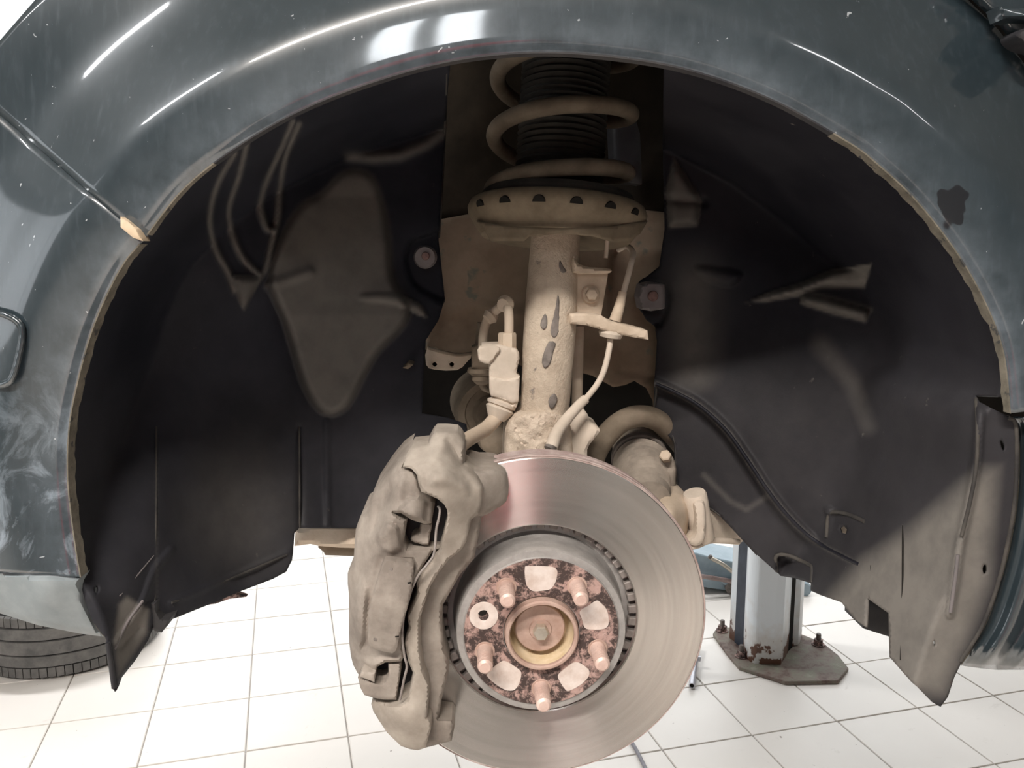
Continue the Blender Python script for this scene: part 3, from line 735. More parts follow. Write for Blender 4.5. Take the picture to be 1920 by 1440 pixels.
RO = [(1245, 108), (1300, 118), (1455, 172), (1600, 250), (1660, 292), (1735, 362), (1812, 460), (1866, 556), (1900, 656), (1888, 745), (1830, 742), (1838, 756), (1890, 780), (1906, 790), (1909, 860), (1905, 940), (1892, 1020), (1872, 1100), (1842, 1180), (1800, 1244),
      (1788, 1268), (1776, 1305), (1762, 1324), (1746, 1315), (1712, 1280), (1670, 1232), (1668, 1160), (1668, 1150), (1655, 1141), (1628, 1122), (1625, 1176), (1605, 1162), (1580, 1130), (1540, 1116), (1522, 1108), (1522, 1094), (1490, 1084), (1465, 1080), (1456, 1072), (1420, 1040), (1385, 1004), (1350, 966), (1300, 938),
      (1276, 925), (1270, 912), (1265, 880), (1264, 830), (1250, 812), (1226, 790), (1227, 720), (1232, 640), (1228, 612), (1212, 600), (1198, 575), (1198, 530), (1236, 500), (1246, 430), (1243, 300)]
linR = sheet('wheel_arch_liner', RO, dr, M['liner_dusty'], car, dust=dust_lightR, step=5, thick=.0025, angle=None,
    holes=[smooth_poly([(1874, 826), (1879, 826), (1883, 836), (1881, 846), (1876, 838)], 2), smooth_poly([(1842, 1060), (1848, 1058), (1850, 1070), (1845, 1077), (1841, 1070)], 2), smooth_poly([(1749, 1202), (1752, 1200), (1753, 1208), (1751, 1212)], 2), [(1575, 990), (1583, 985), (1590, 993), (1588, 1001), (1578, 999)]])
relief('liner_tab', [(1620, 1118), (1672, 1144), (1674, 1196), (1618, 1178)], .815, .86, M['liner_dark'], linR, step=6, rnd=.001, rw=3)
relief('clip_head', smooth_poly([(1202, 534), (1240, 531), (1247, 540), (1247, 572), (1240, 580), (1202, 580)], 2), .955, .985, M['clip'], linR, step=4, rnd=.003, rw=5)
washer('fastener_head', P(1224, 555, .954), (0, -1, 0), .006, .003, M['pinkbolt'], linR)
relief('liner_clip', smooth_poly([(1574, 988), (1583, 984), (1592, 990), (1591, 1000), (1582, 1005), (1576, 998)], 2), float(dr(np.array([[1560., 995.]]))[0]) - .004, float(dr(np.array([[1560., 995.]]))[0]) + .004, M['dust_pale'], linR, step=3, rnd=.003, rw=4, label='pale dusty clip')
def on(fn, pts, nm, r, mat, par, off=.0012, **k):
    q = np.array(pts, float); Y = fn(q) - off
    tube(nm, [P(x, y, yy) for (x, y), yy in zip(pts, Y)], r, mat, par, n=4, seg=8, **k)
on(dr, [tuple(p) for p in STEP[::2]], 'liner_rib', .0020, M['liner_dusty'], linR)
on(dr, [(1693, 985), (1692, 1110), (1689, 1238)], 'liner_seam', .0008, M['black'], linR)
on(dr, [(1633, 1060), (1630, 1122)], 'liner_seam', .0007, M['black'], linR)
on(dr, [(1456, 1070), (1454, 1048), (1460, 1040), (1478, 1041), (1500, 1050), (1520, 1060), (1523, 1068), (1522, 1092)], 'liner_rib', .0022, M['liner_rim'], linR)
on(dr, [(1550, 1008), (1553, 970), (1562, 960), (1590, 964), (1622, 978)], 'liner_rib', .0022, M['liner_rim'], linR)
on(dr, [(1796, 1040), (1791, 1085), (1782, 1148)], 'scraped_edge', .0016, M['clip'], linR)
on(dr, [(1830, 748), (1833, 800), (1831, 870), (1820, 935), (1803, 1005)], 'liner_rib', .0016, M['liner_rim'], linR)
on(dr, [(1890, 783), (1904, 795), (1906, 860), (1902, 940), (1889, 1020), (1869, 1100), (1839, 1178), (1800, 1240)], 'liner_edge', .0018, M['liner_rim'], linR, off=.001)
on(dr, [(1232, 718), (1228, 790), (1262, 818), (1268, 880), (1274, 922), (1300, 938), (1350, 966), (1420, 1040)], 'liner_edge', .0014, M['liner_rim'], linR, off=0)
relief('hole_backing', [(1836, 1052), (1856, 1050), (1858, 1082), (1836, 1084)], .70, .705, M['black'], linR, step=8)
relief('hole_backing', [(1868, 820), (1890, 820), (1890, 852), (1868, 852)], .70, .705, M['black'], linR, step=8)
on(dl, [(293, 800), (293, 900), (292, 1000), (290, 1128)], 'liner_rib', .0010, M['liner_rim'], linL)
on(dl, [(224, 1118), (258, 1078), (288, 1042)], 'liner_scratch', .0007, M['clip'], linL)
on(dl, [(214, 1218), (238, 1168), (268, 1126)], 'liner_rib', .0013, M['clip'], linL)
on(dl, [(322, 1130), (430, 1086), (538, 1040)], 'liner_rib', .0012, M['liner_rim'], linL)
on(dl, [(202, 1205), (208, 1245), (214, 1290)], 'liner_edge', .0022, M['liner_dark'], linL, off=.002)
on(dl, [(561, 800), (562, 990)], 'liner_rib', .0012, M['liner_rim'], linL)
on(dl, [(837, 135), (834, 250), (827, 390), (823, 445)], 'liner_edge', .0014, M['liner_rim'], linL, off=0)
tube('loose_strip', [P(1680, 345, .70), P(1700, 410, .72), P(1716, 470, .73), P(1724, 496, .735)], .0013, M['flange'], linR, n=4, seg=8)

# inner wing / strut tower behind the spring
innW = tps([(800, 450, 1.05), (1240, 450, 1.05), (1000, 560, 1.06), (820, 690, 1.03), (1230, 780, 1.02), (1000, 300, 1.12), (840, 200, 1.1), (1250, 200, 1.1), (1100, 700, 1.03), (900, 200, 1.08), (1280, 880, 1.02)])
def dw(q):
    i_ = innW(q) - ridge(q, [(825, 585), (900, 575), (985, 590)], .004, 12) + bump(q, smooth_poly([(1140, 470), (1175, 455), (1195, 470), (1190, 540), (1165, 600), (1135, 600)], 3), .012, 14) + ridge(q, [(1160, 695), (1235, 712)], .004, 5)
    return smin(outer(q, 1.06), i_, .01)
wg = sheet('inner_wing', [(790, 418), (900, 398), (1000, 385), (1120, 385), (1262, 400), (1262, 520), (1250, 560), (1250, 700), (1240, 800), (1232, 805), (1228, 790), (1224, 752), (1212, 728), (1190, 714), (1172, 722), (1150, 726), (1110, 704), (1070, 694), (1000, 696), (900, 650), (885, 664), (860, 668), (830, 660), (798, 656), (800, 600), (790, 500)],
    dw, M['wing'], car, step=9, thick=.002, angle=None)
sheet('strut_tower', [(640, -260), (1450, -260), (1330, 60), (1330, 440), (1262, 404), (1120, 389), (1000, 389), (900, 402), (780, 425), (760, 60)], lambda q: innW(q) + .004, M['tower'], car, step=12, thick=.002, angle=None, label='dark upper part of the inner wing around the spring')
relief('tower_brace', [(1146, 215), (1186, 205), (1200, 250), (1204, 345), (1165, 340), (1150, 300)], 1.02, 1.06, M['liner_dark'], car, step=8, rnd=.004, rw=8)
relief('hole_bracket', smooth_poly([(802, 650), (840, 662), (884, 664), (874, 680), (857, 694), (815, 693), (799, 684)], 2), 1.0, 1.006, M['dust'], wg, step=4, rnd=.001, rw=3,
    holes=[smooth_poly([(810, 683), (815, 679), (820, 683), (815, 688)], 3), smooth_poly([(842, 683), (847, 679), (852, 683), (847, 688)], 3)], label='small beige bracket with two holes')
tube('bracket_rim', [P(803, 652, 1.0), P(830, 660, .998), P(860, 665, .998), P(886, 662, 1.0)], .002, M['dust_dark'], wg, n=4, seg=8)
# engine bay closing, added lid against light leaking in from above, body behind
box('bonnet', (-.52, .74, 1.99), (1.5, 2.5, 2.02), M['paint'], car)
box('engine_bay', (-.52, 1.16, 1.20), (1.5, 2.5, 1.95), M['black'], car)
box('bay_shield', (-.40, 1.15, 1.13), (.55, 1.158, 1.9), M['black'], car)
# engine side things seen through the openings
lathe('engine_mount', [(0, 0), (.018, 0), (.022, .004), (.030, .004), (.032, 0), (.040, 0), (.042, .01), (.042, .06)], P(921, 775, 1.00), (-.15, 1, .1), M['dust_dark'], car, seg=48, label='dusty round mount behind the strut')
lathe('engine_mount', [(0, -.008), (.010, -.006), (.017, 0), (.020, .012), (.020, .05)], P(928, 826, .97), (-.1, 1, .1), M['dust_dark'], car, seg=36)
sub = relief('subframe', [(554, 992), (600, 985), (780, 985), (780, 1030), (640, 1027), (600, 1024), (582, 1020), (552, 1024)], tps([(554, 992, 1.0), (780, 985, .98), (780, 1030, .97), (554, 1024, .99), (660, 1008, .97)]), 1.10, M['dust'], car, step=7, rnd=.008, rw=10, label='beige dusted subframe rail')
relief('subframe_plate', [(596, 1026), (780, 1026), (780, 1046), (610, 1041), (606, 1034)], 1.02, 1.12, M['dust_dark'], sub, step=6, rnd=.002, rw=4)
relief('undertray_edge', [(380, 1137), (424, 1120), (440, 1112), (462, 1119), (430, 1123), (404, 1132), (378, 1136)], 1.0, 1.01, M['rust'], car, step=4, rnd=.001, rw=2, label='small rusty bracket under the left liner')

# ------------------------------------------------------------------ strut, spring, knuckle
A0, A1 = P(1020, 790, .855), P(1060, 150, .905)
AX = (A1 - A0).normalized(); 
def axat(px_y):
    """point of the strut axis whose image row is px_y"""
    lo, hi = -.2, 1.5
    for _ in range(40):
        m = (lo + hi) / 2
        if pix(A0 + (A1 - A0) * m)[1] > px_y: lo = m
        else: hi = m
    return A0 + (A1 - A0) * lo
strut = thing('suspension_strut', 'dust-caked suspension strut with coil spring standing above the brake disc', 'suspension strut', A0)
tube('damper_tube', [axat(800), axat(700), axat(620), axat(540), axat(440), axat(395)], [.0245, .0258, .0268, .0262, .0250, .0250], M['strut'], strut, n=6, seg=48)
rows = np.linspace(440, 800, 37); axp = [axat(r_) for r_ in rows]; axx = np.array([pix(p)[0] for p in axp]); axy = np.array([p.y for p in axp])
def tubeY(q):
    cx = np.interp(q[:, 1], rows, axx); cy_ = np.interp(q[:, 1], rows, axy)
    dx = (q[:, 0] - cx) * cy_ / FPX; return cy_ - np.sqrt(np.clip(.0272 ** 2 - dx ** 2, 1e-6, None))
for pl in ([(1046, 552), (1049, 566), (1048, 590), (1050, 612), (1044, 630), (1036, 632), (1032, 618), (1037, 598), (1042, 574)], [(1022, 588), (1026, 598), (1025, 612), (1019, 618), (1013, 610), (1016, 598)],
           [(1030, 640), (1042, 644), (1037, 660), (1032, 680), (1022, 690), (1016, 680), (1020, 660)], [(1040, 738), (1045, 748), (1040, 762), (1032, 766), (1028, 752), (1033, 742)], [(1050, 488), (1056, 500), (1062, 508), (1055, 512), (1048, 500)]):
    sheet('bare_paint_patch', smooth_poly(pl, 2), tubeY, M['steel_dk'], strut, step=3, thick=.0004, angle=None)
sp_ = axat(418)
def sc(px, Y): return px * Y / FPX
seat = lathe('spring_seat', [(.024, -.013), (.060, -.017), (.076, -.017), (.080, -.012), (.086, -.003), (.0905, .004), (.0915, .010), (.089, .016), (.086, .018), (.080, .018), (.050, .012), (.024, .012)], sp_, AX, M['seat'], strut, seg=72, closed=True)
E1 = (Vector((1, 0, 0)) - AX * AX.x).normalized(); E2 = AX.cross(E1) * 1.0
if E2.y < 0: E2 = -E2
for k, ang in enumerate((-150, -128, -106, -84, -62, -40)):
    a = math.radians(ang); d = E1 * math.cos(a) + E2 * math.sin(a); t_ = -E1 * math.sin(a) + E2 * math.cos(a)
    c = sp_ + d * .0895 + AX * .0035
    nrm = (d * .75 - AX * .45).normalized(); upv = t_.cross(nrm)
    if upv.dot(AX) < 0: upv = -upv
    pts = [c + t_ * .0062 * math.cos(b) + upv * .0062 * max(0, math.sin(b)) for b in np.linspace(0, math.pi, 10)]
    prism('drain_hole', [p - nrm * .004 for p in pts], nrm * .0052, M['black'], seat)
sheet('seat_skirt', [(895, 414), (908, 426), (922, 452), (984, 452), (992, 444), (1052, 438), (1112, 443), (1146, 453), (1180, 451), (1198, 438), (1212, 414), (1150, 424), (1053, 428), (950, 424)],
    lambda q: sp_.y - .091 * np.sqrt(np.clip(1 - ((q[:, 0] - 1053) / 168.) ** 2, .02, 1)) + .006, M['seat'], seat, step=6, thick=.003, angle=None)
lathe('spring_pad', [(.03, 0), (.076, .0), (.078, .006), (.076, .010), (.060, .012), (.03, .012)], sp_ + AX * .018, AX, M['rubber'], strut, seg=64, closed=True)
# coil spring
def fit_h(px_y):  # axial position where the front of a coil of radius .073 shows at row px_y
    lo, hi = -.2, 1.5
    for _ in range(40):
        m = (lo + hi) / 2; p = A0 + (A1 - A0) * m - E2 * .069
        if pix(p)[1] > px_y: lo = m
        else: hi = m
    return (A1 - A0).length * lo
h3, h2 = fit_h(314), fit_h(196)
pitch = h2 - h3
pts = []
for k in range(0, 150):
    ph = math.radians(185 + k * 8)            # 270 deg = front
    h = h3 + (math.degrees(ph) - 270) / 360 * pitch
    if math.degrees(ph) < 270: h = h3 + (math.degrees(ph) - 270) / 360 * pitch * .9
    rr = .0690
    pts.append(A0 + AX * h + E1 * (math.cos(ph) * rr) + E2 * (math.sin(ph) * rr))
tube('coil_spring', pts, .0082, M['spring'], strut, n=2, seg=16)
pr = []
for k in range(0, 40):
    h = .018 + k * .0062; pr += [(.041, h), (.0455, h + .0028)]
lathe('dust_bellows', [(.02, .01)] + pr + [(.02, .27)], sp_, AX, M['rubber'], strut, seg=48)
# knuckle clamp around the strut foot
kn = relief('knuckle', [(981, 774), (1020, 769), (1058, 776), (1070, 800), (1075, 850), (1070, 900), (945, 900), (945, 846), (948, 808), (955, 789), (966, 779)],
    lambda q: .838 - .013 * np.cos(np.clip((q[:, 0] - 1005) / 62, -1, 1) * 1.5) + .0012 * np.sin(q[:, 0] / 9.) * np.sin(q[:, 1] / 7.), .90, M['mud'], strut, step=4, rnd=.010, rw=12, rough=.0006, label='knuckle clamp caked with mud')
relief('knuckle_arm', smooth_poly([(1052, 790), (1094, 767), (1106, 790), (1124, 804), (1121, 814), (1108, 830), (1101, 843), (1092, 880), (1020, 880), (1030, 830)], 2),
    tps([(1030, 850, .845), (1094, 767, .87), (1124, 805, .835), (1095, 870, .85), (1080, 820, .85)]), .89, M['dust_pale'], strut, step=5, rnd=.004, rw=8)
# bracket on the side of the tube
br = relief('hose_bracket', [(1079, 511), (1140, 510), (1139, 520), (1127, 592), (1100, 600), (1088, 597), (1072, 580)], .866, .872, M['dust'], strut, step=5, rnd=.001, rw=3)
relief('bracket_arm', smooth_poly([(1076, 480), (1084, 494), (1110, 502), (1144, 504), (1143, 512), (1110, 514), (1074, 511)], 2), .850, .880, M['dust'], br, step=4, rnd=.003, rw=4)
relief('bracket_arm', [(1068, 588), (1100, 588), (1127, 591), (1143, 601), (1214, 620), (1216, 637), (1180, 631), (1139, 622), (1100, 610), (1070, 607)], .842, .875, M['dust'], br, step=4, rnd=.002, rw=4)
bolt('bolt', P(1109, 551, .862), (0, -1, -.05), .0062, .006, M['dust'], br); washer('washer', P(1107, 552, .866), (0, -1, 0), .0095, .003, M['dust'], br)
tube('weld_stud', [P(1139, 450, .87), P(1136, 484, .868)], .0022, M['dust_pale'], strut, n=3, seg=10)

sens = thing('wheel_speed_sensor_cable', 'thin dusty wheel speed sensor cable curving from the strut bracket to the knuckle', 'cable', P(1145, 600, .84))
tube('cable', [P(1160, 468, .93), P(1175, 462, .91), P(1187, 474, .89), P(1182, 500, .87), P(1170, 545, .86), P(1155, 598, .857), P(1145, 628, .853), P(1143, 650, .85), P(1134, 690, .845), P(1120, 720, .84), P(1095, 752, .835)],
     .0031, M['dust_pale'], sens, n=6, seg=12)
tube('sleeve', [P(1168, 548, .86), P(1160, 580, .857), P(1153, 602, .856)], [.0042, .0055, .0062], M['dust'], sens, n=4, seg=14)
lathe('grommet', [(.004, .004), (.011, .004), (.0125, .001), (.011, -.003), (.004, -.004)], P(1145, 627, .853), (.15, 0, 1), M['dust_pale'], sens, seg=24)
tube('cable_boot', [P(1098, 748, .835), P(1088, 757, .832), P(1064, 784, .825), P(1045, 810, .82), P(1034, 838, .812)], [.0048, .0050, .0056, .0062, .0066], M['dust_pale'], sens, n=5, seg=18)
tube('cable_boot_end', [P(1036, 833, .813), P(1030, 843, .810)], .0058, M['steel_dk'], sens, n=2, seg=18)

tube_o = tag(tube('stabiliser_link', [P(1085, 612, .93), P(1083, 700, .925), P(1081, 800, .92)], .0060, M['dust'], None, n=3, seg=14), 'slim vertical stabiliser link rod behind the strut', 'link rod')

# ------------------------------------------------------------------ brake hose with its bracket block
bh = thing('brake_hose', 'dust-covered brake hose with pipe fitting block left of the strut', 'brake hose', P(940, 700, .86))
Y1 = .858
tube('brake_pipe', [P(905, 652, .90), P(906, 628, .90), P(912, 604, .90), P(924, 588, .895), P(938, 576, .885), P(950, 574, .868), P(954, 592, Y1), P(954, 640, Y1)], .0048, M['dust'], bh, n=6, seg=14)
lathe('pipe_bend_collar', [(.0, .006), (.007, .0055), (.0095, 0), (.007, -.0055), (0, -.006)], P(948, 570, .868), (.5, .8, .2), M['dust'], bh, seg=24)
lathe('pipe_bend_collar', [(.0, .006), (.006, .0055), (.0085, 0), (.006, -.0055), (0, -.006)], P(920, 593, .895), (.7, .3, .6), M['dust'], bh, seg=24)
lathe('pipe_nut', [(0, .012), (.0085, .012), (.0092, .010), (.0092, -.010), (0, -.012)], P(951, 646, Y1), (0, 0, 1), M['dust'], bh, seg=6)
blk = relief('fitting_block', [(903, 647), (935, 646), (967, 654), (973, 661), (974, 672), (968, 700), (975, 706), (972, 752), (968, 764), (950, 766), (960, 757), (921, 742), (918, 735), (917, 684), (912, 679), (899, 678), (897, 666)], .845, .875, M['dust_pale'], bh, step=4, rnd=.002, rw=4)
relief('fitting_step', [(918, 706), (950, 712), (974, 706), (972, 752), (962, 756), (921, 741)], .842, .86, M['dust_pale'], blk, step=4, rnd=.0015, rw=3)
relief('clip_plate', smooth_poly([(899, 650), (930, 648), (938, 656), (930, 668), (918, 682), (900, 678), (896, 666)], 2), .841, .85, M['dust_pale'], blk, step=3, rnd=.002, rw=3)
c0, c1 = P(946, 742, .857), P(930, 786, .853)
d_ = (c1 - c0); L_ = d_.length
lathe('hose_ferrule', [(0, 0), (.0125, 0), (.0145, L_ * .14), (.0120, L_ * .22), (.0155, L_ * .32), (.0150, L_ * .42), (.0125, L_ * .46), (.0150, L_ * .56), (.0120, L_ * .78), (.0085, L_), (0, L_)], c0, d_, M['dust_pale'], bh, seg=28)
tube('rubber_hose', [P(935, 772, .856), P(926, 788, .85), P(908, 806, .83), P(880, 822, .79), P(862, 836, .76), P(850, 850, .75)], [.0078, .0076, .0074, .0072, .0072, .0072], M['dust'], bh, n=6, seg=16)
ph_ = thing('brake_pipe_joint', 'second smaller brake pipe joint behind the fitting block', 'pipe joint', P(900, 680, .93))
relief('joint_block', [(884, 652), (906, 640), (922, 648), (922, 690), (905, 694), (884, 690)], .915, .935, M['dust_dark'], ph_, step=4, rnd=.002, rw=4)
lathe('joint_cone', [(0, 0), (.015, 0), (.016, .004), (.011, .008), (.011, .013), (.006, .018), (0, .018)], P(903, 690, .925), (0, 0, -1), M['dust_dark'], ph_, seg=24)
tube('joint_pipe', [P(903, 700, .925), P(903, 716, .925), P(907, 727, .93), P(918, 732, .95)], .0035, M['dust_dark'], ph_, n=5, seg=10)
tube('joint_pipe', [P(906, 606, .93), P(903, 630, .93), P(901, 650, .925)], .0065, M['dust_dark'], ph_, n=3, seg=12)

# ------------------------------------------------------------------ drive shaft, stabiliser bar, control arm
tag(tube('stabiliser_bar', [P(1108, 880, .93), P(1118, 846, .935), P(1140, 813, .94), P(1168, 789, .95), P(1200, 780, .96), (P(1232, 788, .97)), P(1262, 815, .99), P(1290, 850, 1.02)], .0128, M['dust_dark'], None, n=6, seg=20),
    'thick dusty stabiliser bar arching above the rubber boot', 'stabiliser bar')
rb = thing('steering_rack_boot', 'ribbed dusty rubber boot on the steering joint right of the disc top', 'rubber boot', P(1200, 860, .95))
b0, b1 = P(1194, 836, 1.02), P(1216, 938, .90); L_ = (b1 - b0).length
pr = [(0, 0), (.030, 0), (.030, L_ * .25)]
for k in range(11):
    h = L_ * (.30 + k * .058); pr += [(.0275 - k * .0006, h), (.0325 - k * .0006, h + .004)]
pr += [(.024, L_), (0, L_)]
lathe('bellows', pr, b0, b1 - b0, M['boot'], rb, seg=48)
lathe('joint_housing', [(0, -.012), (.020, -.010), (.026, 0), (.029, .03)], b0, b1 - b0, M['dust_dark'], rb, seg=40)
lathe('clamp_ring', [(.031, 0), (.034, 0), (.034, .008), (.031, .008)], b0 + (b1 - b0) * .22, b1 - b0, M['steel_dk'], rb, seg=40, closed=True)
relief('tie_bolt_block', smooth_poly([(1240, 862), (1252, 852), (1262, 858), (1268, 880), (1264, 925), (1250, 925), (1246, 890)], 2), .94, .98, M['boot'], rb, step=4, rnd=.004, rw=5)
bolt('bolt', P(1249, 858, .935), (-.3, -.6, .5), .007, .008, M['dust'], rb)
ca = thing('control_arm', 'beige dusted lower control arm and ball joint to the right of the disc', 'control arm', P(1330, 980, .92))
relief('arm_web', smooth_poly([(1290, 930), (1310, 934), (1345, 950), (1372, 975), (1400, 1003), (1396, 1014), (1376, 1019), (1340, 1014), (1318, 1020), (1300, 1026), (1286, 1018), (1296, 960)], 2),
    tps([(1290, 930, .93), (1400, 1003, .98), (1300, 1026, .91), (1340, 980, .94), (1376, 1019, .97)]), 1.02, M['dust_pale'], ca, step=5, rnd=.006, rw=7)
tube('arm_flange', [P(1282, 1024, .90), P(1304, 1024, .90), P(1330, 1014, .915), P(1360, 1014, .93), P(1384, 1016, .945)], .0035, M['dust_pale'], ca, n=5, seg=12)
lathe('bush_sleeve', [(.0, -.03), (.012, -.03), (.0135, -.027), (.0135, .027), (.012, .03), (0, .03)], P(1310, 968, .91), (-.25, -.15, 1), M['dust_pale'], ca, seg=32)
relief('bush_ring', smooth_poly([(1300, 945), (1312, 938), (1322, 946), (1323, 1000), (1314, 1020), (1300, 1023), (1290, 1014), (1302, 1002), (1304, 970)], 3), .888, .91, M['dust_pale'], ca, step=4, rnd=.004, rw=5)
relief('knuckle_lobe', smooth_poly([(1238, 935), (1262, 918), (1284, 924), (1292, 944), (1290, 985), (1284, 1010), (1262, 1000), (1246, 965)], 3), tps([(1238, 935, .89), (1284, 924, .92), (1288, 1000, .90), (1262, 960, .865)]), .98, M['dust'], ca, step=5, rnd=.010, rw=12)
relief('joint_recess', smooth_poly([(1280, 985), (1298, 975), (1300, 1000), (1296, 1012), (1284, 1018)], 2), .93, .95, M['black'], ca, step=4)

# ------------------------------------------------------------------ brake disc
DY = .75; DR = .1577; HR = .0921; C0 = Vector((DX, DY, DZ)); YA = Vector((0, 1, 0))
rotor = thing('brake_disc', 'worn ventilated brake disc with rusty hat and five bare wheel studs', 'brake disc', C0)
def disc_part(name, prof_, mat, seg=160, closed=True, parent=None, angle=30, **k):
    """lathe about the disc's own centre"""
    v, f = [], []; m = len(prof_)
    for j in range(seg):
        a = 2 * math.pi * j / seg
        for r, h in prof_: v.append(Vector((r * math.cos(a), h, r * math.sin(a))) + C0)
    for j in range(seg):
        for i in range(m if closed else m - 1):
            i2 = (i + 1) % m; j2 = (j + 1) % seg
            f.append((j * m + i, j * m + i2, j2 * m + i2, j2 * m + i))
    return mk(name, v, f, mat, parent or rotor, angle=angle, **k)
disc_part('friction_ring', [(HR, .0008), (HR + .0012, 0), (DR - .003, 0), (DR - .0022, .0006), (DR - .0022, .002), (HR, .002)], M['disc'], label='polished friction face with circular wear lines')
disc_part('outer_cheek', [(HR + .0006, .0021), (DR - .0018, .0021), (DR - .0006, .0012), (DR, .002), (DR, .0085), (HR + .0006, .0085)], M['rim'])
disc_part('inner_cheek', [(.081, .0185), (DR - .0004, .0185), (DR - .0004, .0265), (.081, .0265)], M['rim'])
NV = 46
for k in range(NV):
    a = 2 * math.pi * (k + .35) / NV; 
    er = Vector((math.cos(a), 0, math.sin(a))); et = Vector((-math.sin(a), 0, math.cos(a)))
    def q(r, w_, h): return C0 + er * r + et * w_ + YA * h
    wv = .0038
    pts = [q(.0858, -wv, .0086), q(.0858, wv, .0086), q(.150, wv * 1.2, .0086), q(.150, -wv * 1.2, .0086)]
    bev(prism('vane', pts, YA * .0098, M['cast'], rotor, smooth=True) if False else prism('vane', pts, YA * .0098, M['cast'], rotor), .0008, 1)
# hat
hf = -.026                                          # hat front face, towards the camera
disc_part('hat', [(.0345, hf + .006), (.0345, hf), (.0702, hf), (.0712, hf + .0012), (.0765, hf + .002), (.0775, hf + .004), (.0775, hf + .012), (.0785, .0), (.0790, .014), (.0810, .0180), (.0880, .0185), (.0880, .0262), (.070, .0262), (.070, hf + .006)], M['hat'])
disc_part('hat_face', [(.0350, hf + .001), (.0350, hf - .0006), (.0360, hf - .0008), (.0694, hf - .0008), (.0700, hf - .0002), (.0700, hf + .001)], M['rust'], label='pitted rusty brown mounting face')
disc_part('hub_spigot', [(.0290, hf + .034), (.0290, hf - .0070), (.0300, hf - .0085), (.0318, hf - .0085), (.0330, hf - .0070), (.0336, hf), (.0345, hf + .004), (.0345, hf + .034)], M['hub'], seg=96)
disc_part('hub_bore', [(.0001, hf + .018), (.0255, hf + .018), (.0288, hf + .012), (.0289, hf - .004)], M['cup'], seg=96, closed=False, label='yellowish inside of the hub')
lathe('axle_end', [(0, 0), (.0218, 0), (.0228, .001), (.0228, .008)], Vector((DX - .0008, DY + hf + .006, DZ + .001)), YA, M['hub'], rotor, seg=64)
nb = Vector((DX - .0005, DY + hf - .004, DZ - .0))
lathe('axle_bolt', [(0, 0), (.0062, 0), (.0072, .0012), (.0072, .012)], nb, YA, M['brass'], rotor, seg=6, angle=20)
lathe('bolt_flange', [(.005, 0), (.0098, .0), (.0104, .0015), (.0104, .003)], nb + YA * .0085, YA, M['hub'], rotor, seg=32)
for k in range(5):
    a = math.radians(-90 + 72 * k); c = C0 + Vector((math.cos(a), 0, math.sin(a))) * .0540 + YA * (hf - .0012)
    s = lathe('wheel_stud', [(0, -.0305), (.0045, -.0305), (.0052, -.0300), (.0066, -.0285), (.0069, -.024), (.0070, -.002), (.0074, 0), (.0074, .002)], c, YA, M['stud'], rotor, seg=28)
    v = []; 
    lathe('stud_collar', [(.0074, -.0001), (.0088, -.0001), (.0092, .0004), (.0092, .002), (.0074, .002)], c, YA, M['hub'], s, seg=28, closed=True)
    th = []
    n_t = 64 * 1
    tp = [c + Vector((math.cos(t * .6), 0, math.sin(t * .6))) * .00695 + YA * (-.007 - t * .00024) for t in range(0, 84)]
    tube('thread', tp, .00022, M['hub'], s, n=1, seg=4)
def rot_patch(name, pts, hgt, mat, **k):
    w = [P(x, y, DY + hf - .0008) for x, y in pts]
    return prism(name, w, (0, -hgt, 0), mat, rotor, **k)
PT = [[(984, 1066), (990, 1061), (1030, 1062), (1042, 1066), (1045, 1074), (1041, 1092), (1032, 1104), (1018, 1107), (1000, 1108), (989, 1100), (985, 1086)],
      [(1087, 1146), (1102, 1136), (1118, 1126), (1126, 1130), (1137, 1142), (1141, 1160), (1140, 1172), (1131, 1179), (1108, 1180), (1096, 1176), (1091, 1160)],
      [(1046, 1266), (1058, 1254), (1073, 1243), (1085, 1242), (1098, 1250), (1105, 1258), (1102, 1270), (1088, 1284), (1066, 1295), (1058, 1290), (1050, 1278)],
      [(915, 1262), (926, 1250), (940, 1240), (950, 1240), (966, 1250), (976, 1258), (977, 1268), (972, 1284), (962, 1294), (945, 1292), (926, 1280), (914, 1268)]]
for q_ in PT: rot_patch('bare_patch', smooth_poly(q_, 3), .0005, M['bare'])
ring = [(907 + 27 * math.cos(t), 1155 + 25 * math.sin(t)) for t in np.linspace(0, 2 * math.pi, 25)[:-1]]
ch = P(905, 1144, DY + hf)
lathe('screw_boss', [(.0046, .004), (.0046, -.0006), (.0060, -.0012), (.0105, -.0014), (.0128, -.0010), (.0134, .0005)], P(907, 1154, DY + hf - .0006), YA, M['bare'], rotor, seg=32)
lathe('screw_hole', [(0, 0), (.0044, -.0), (.0048, .001)], P(904, 1146, DY + hf - .0016), YA, M['black'], rotor, seg=24)

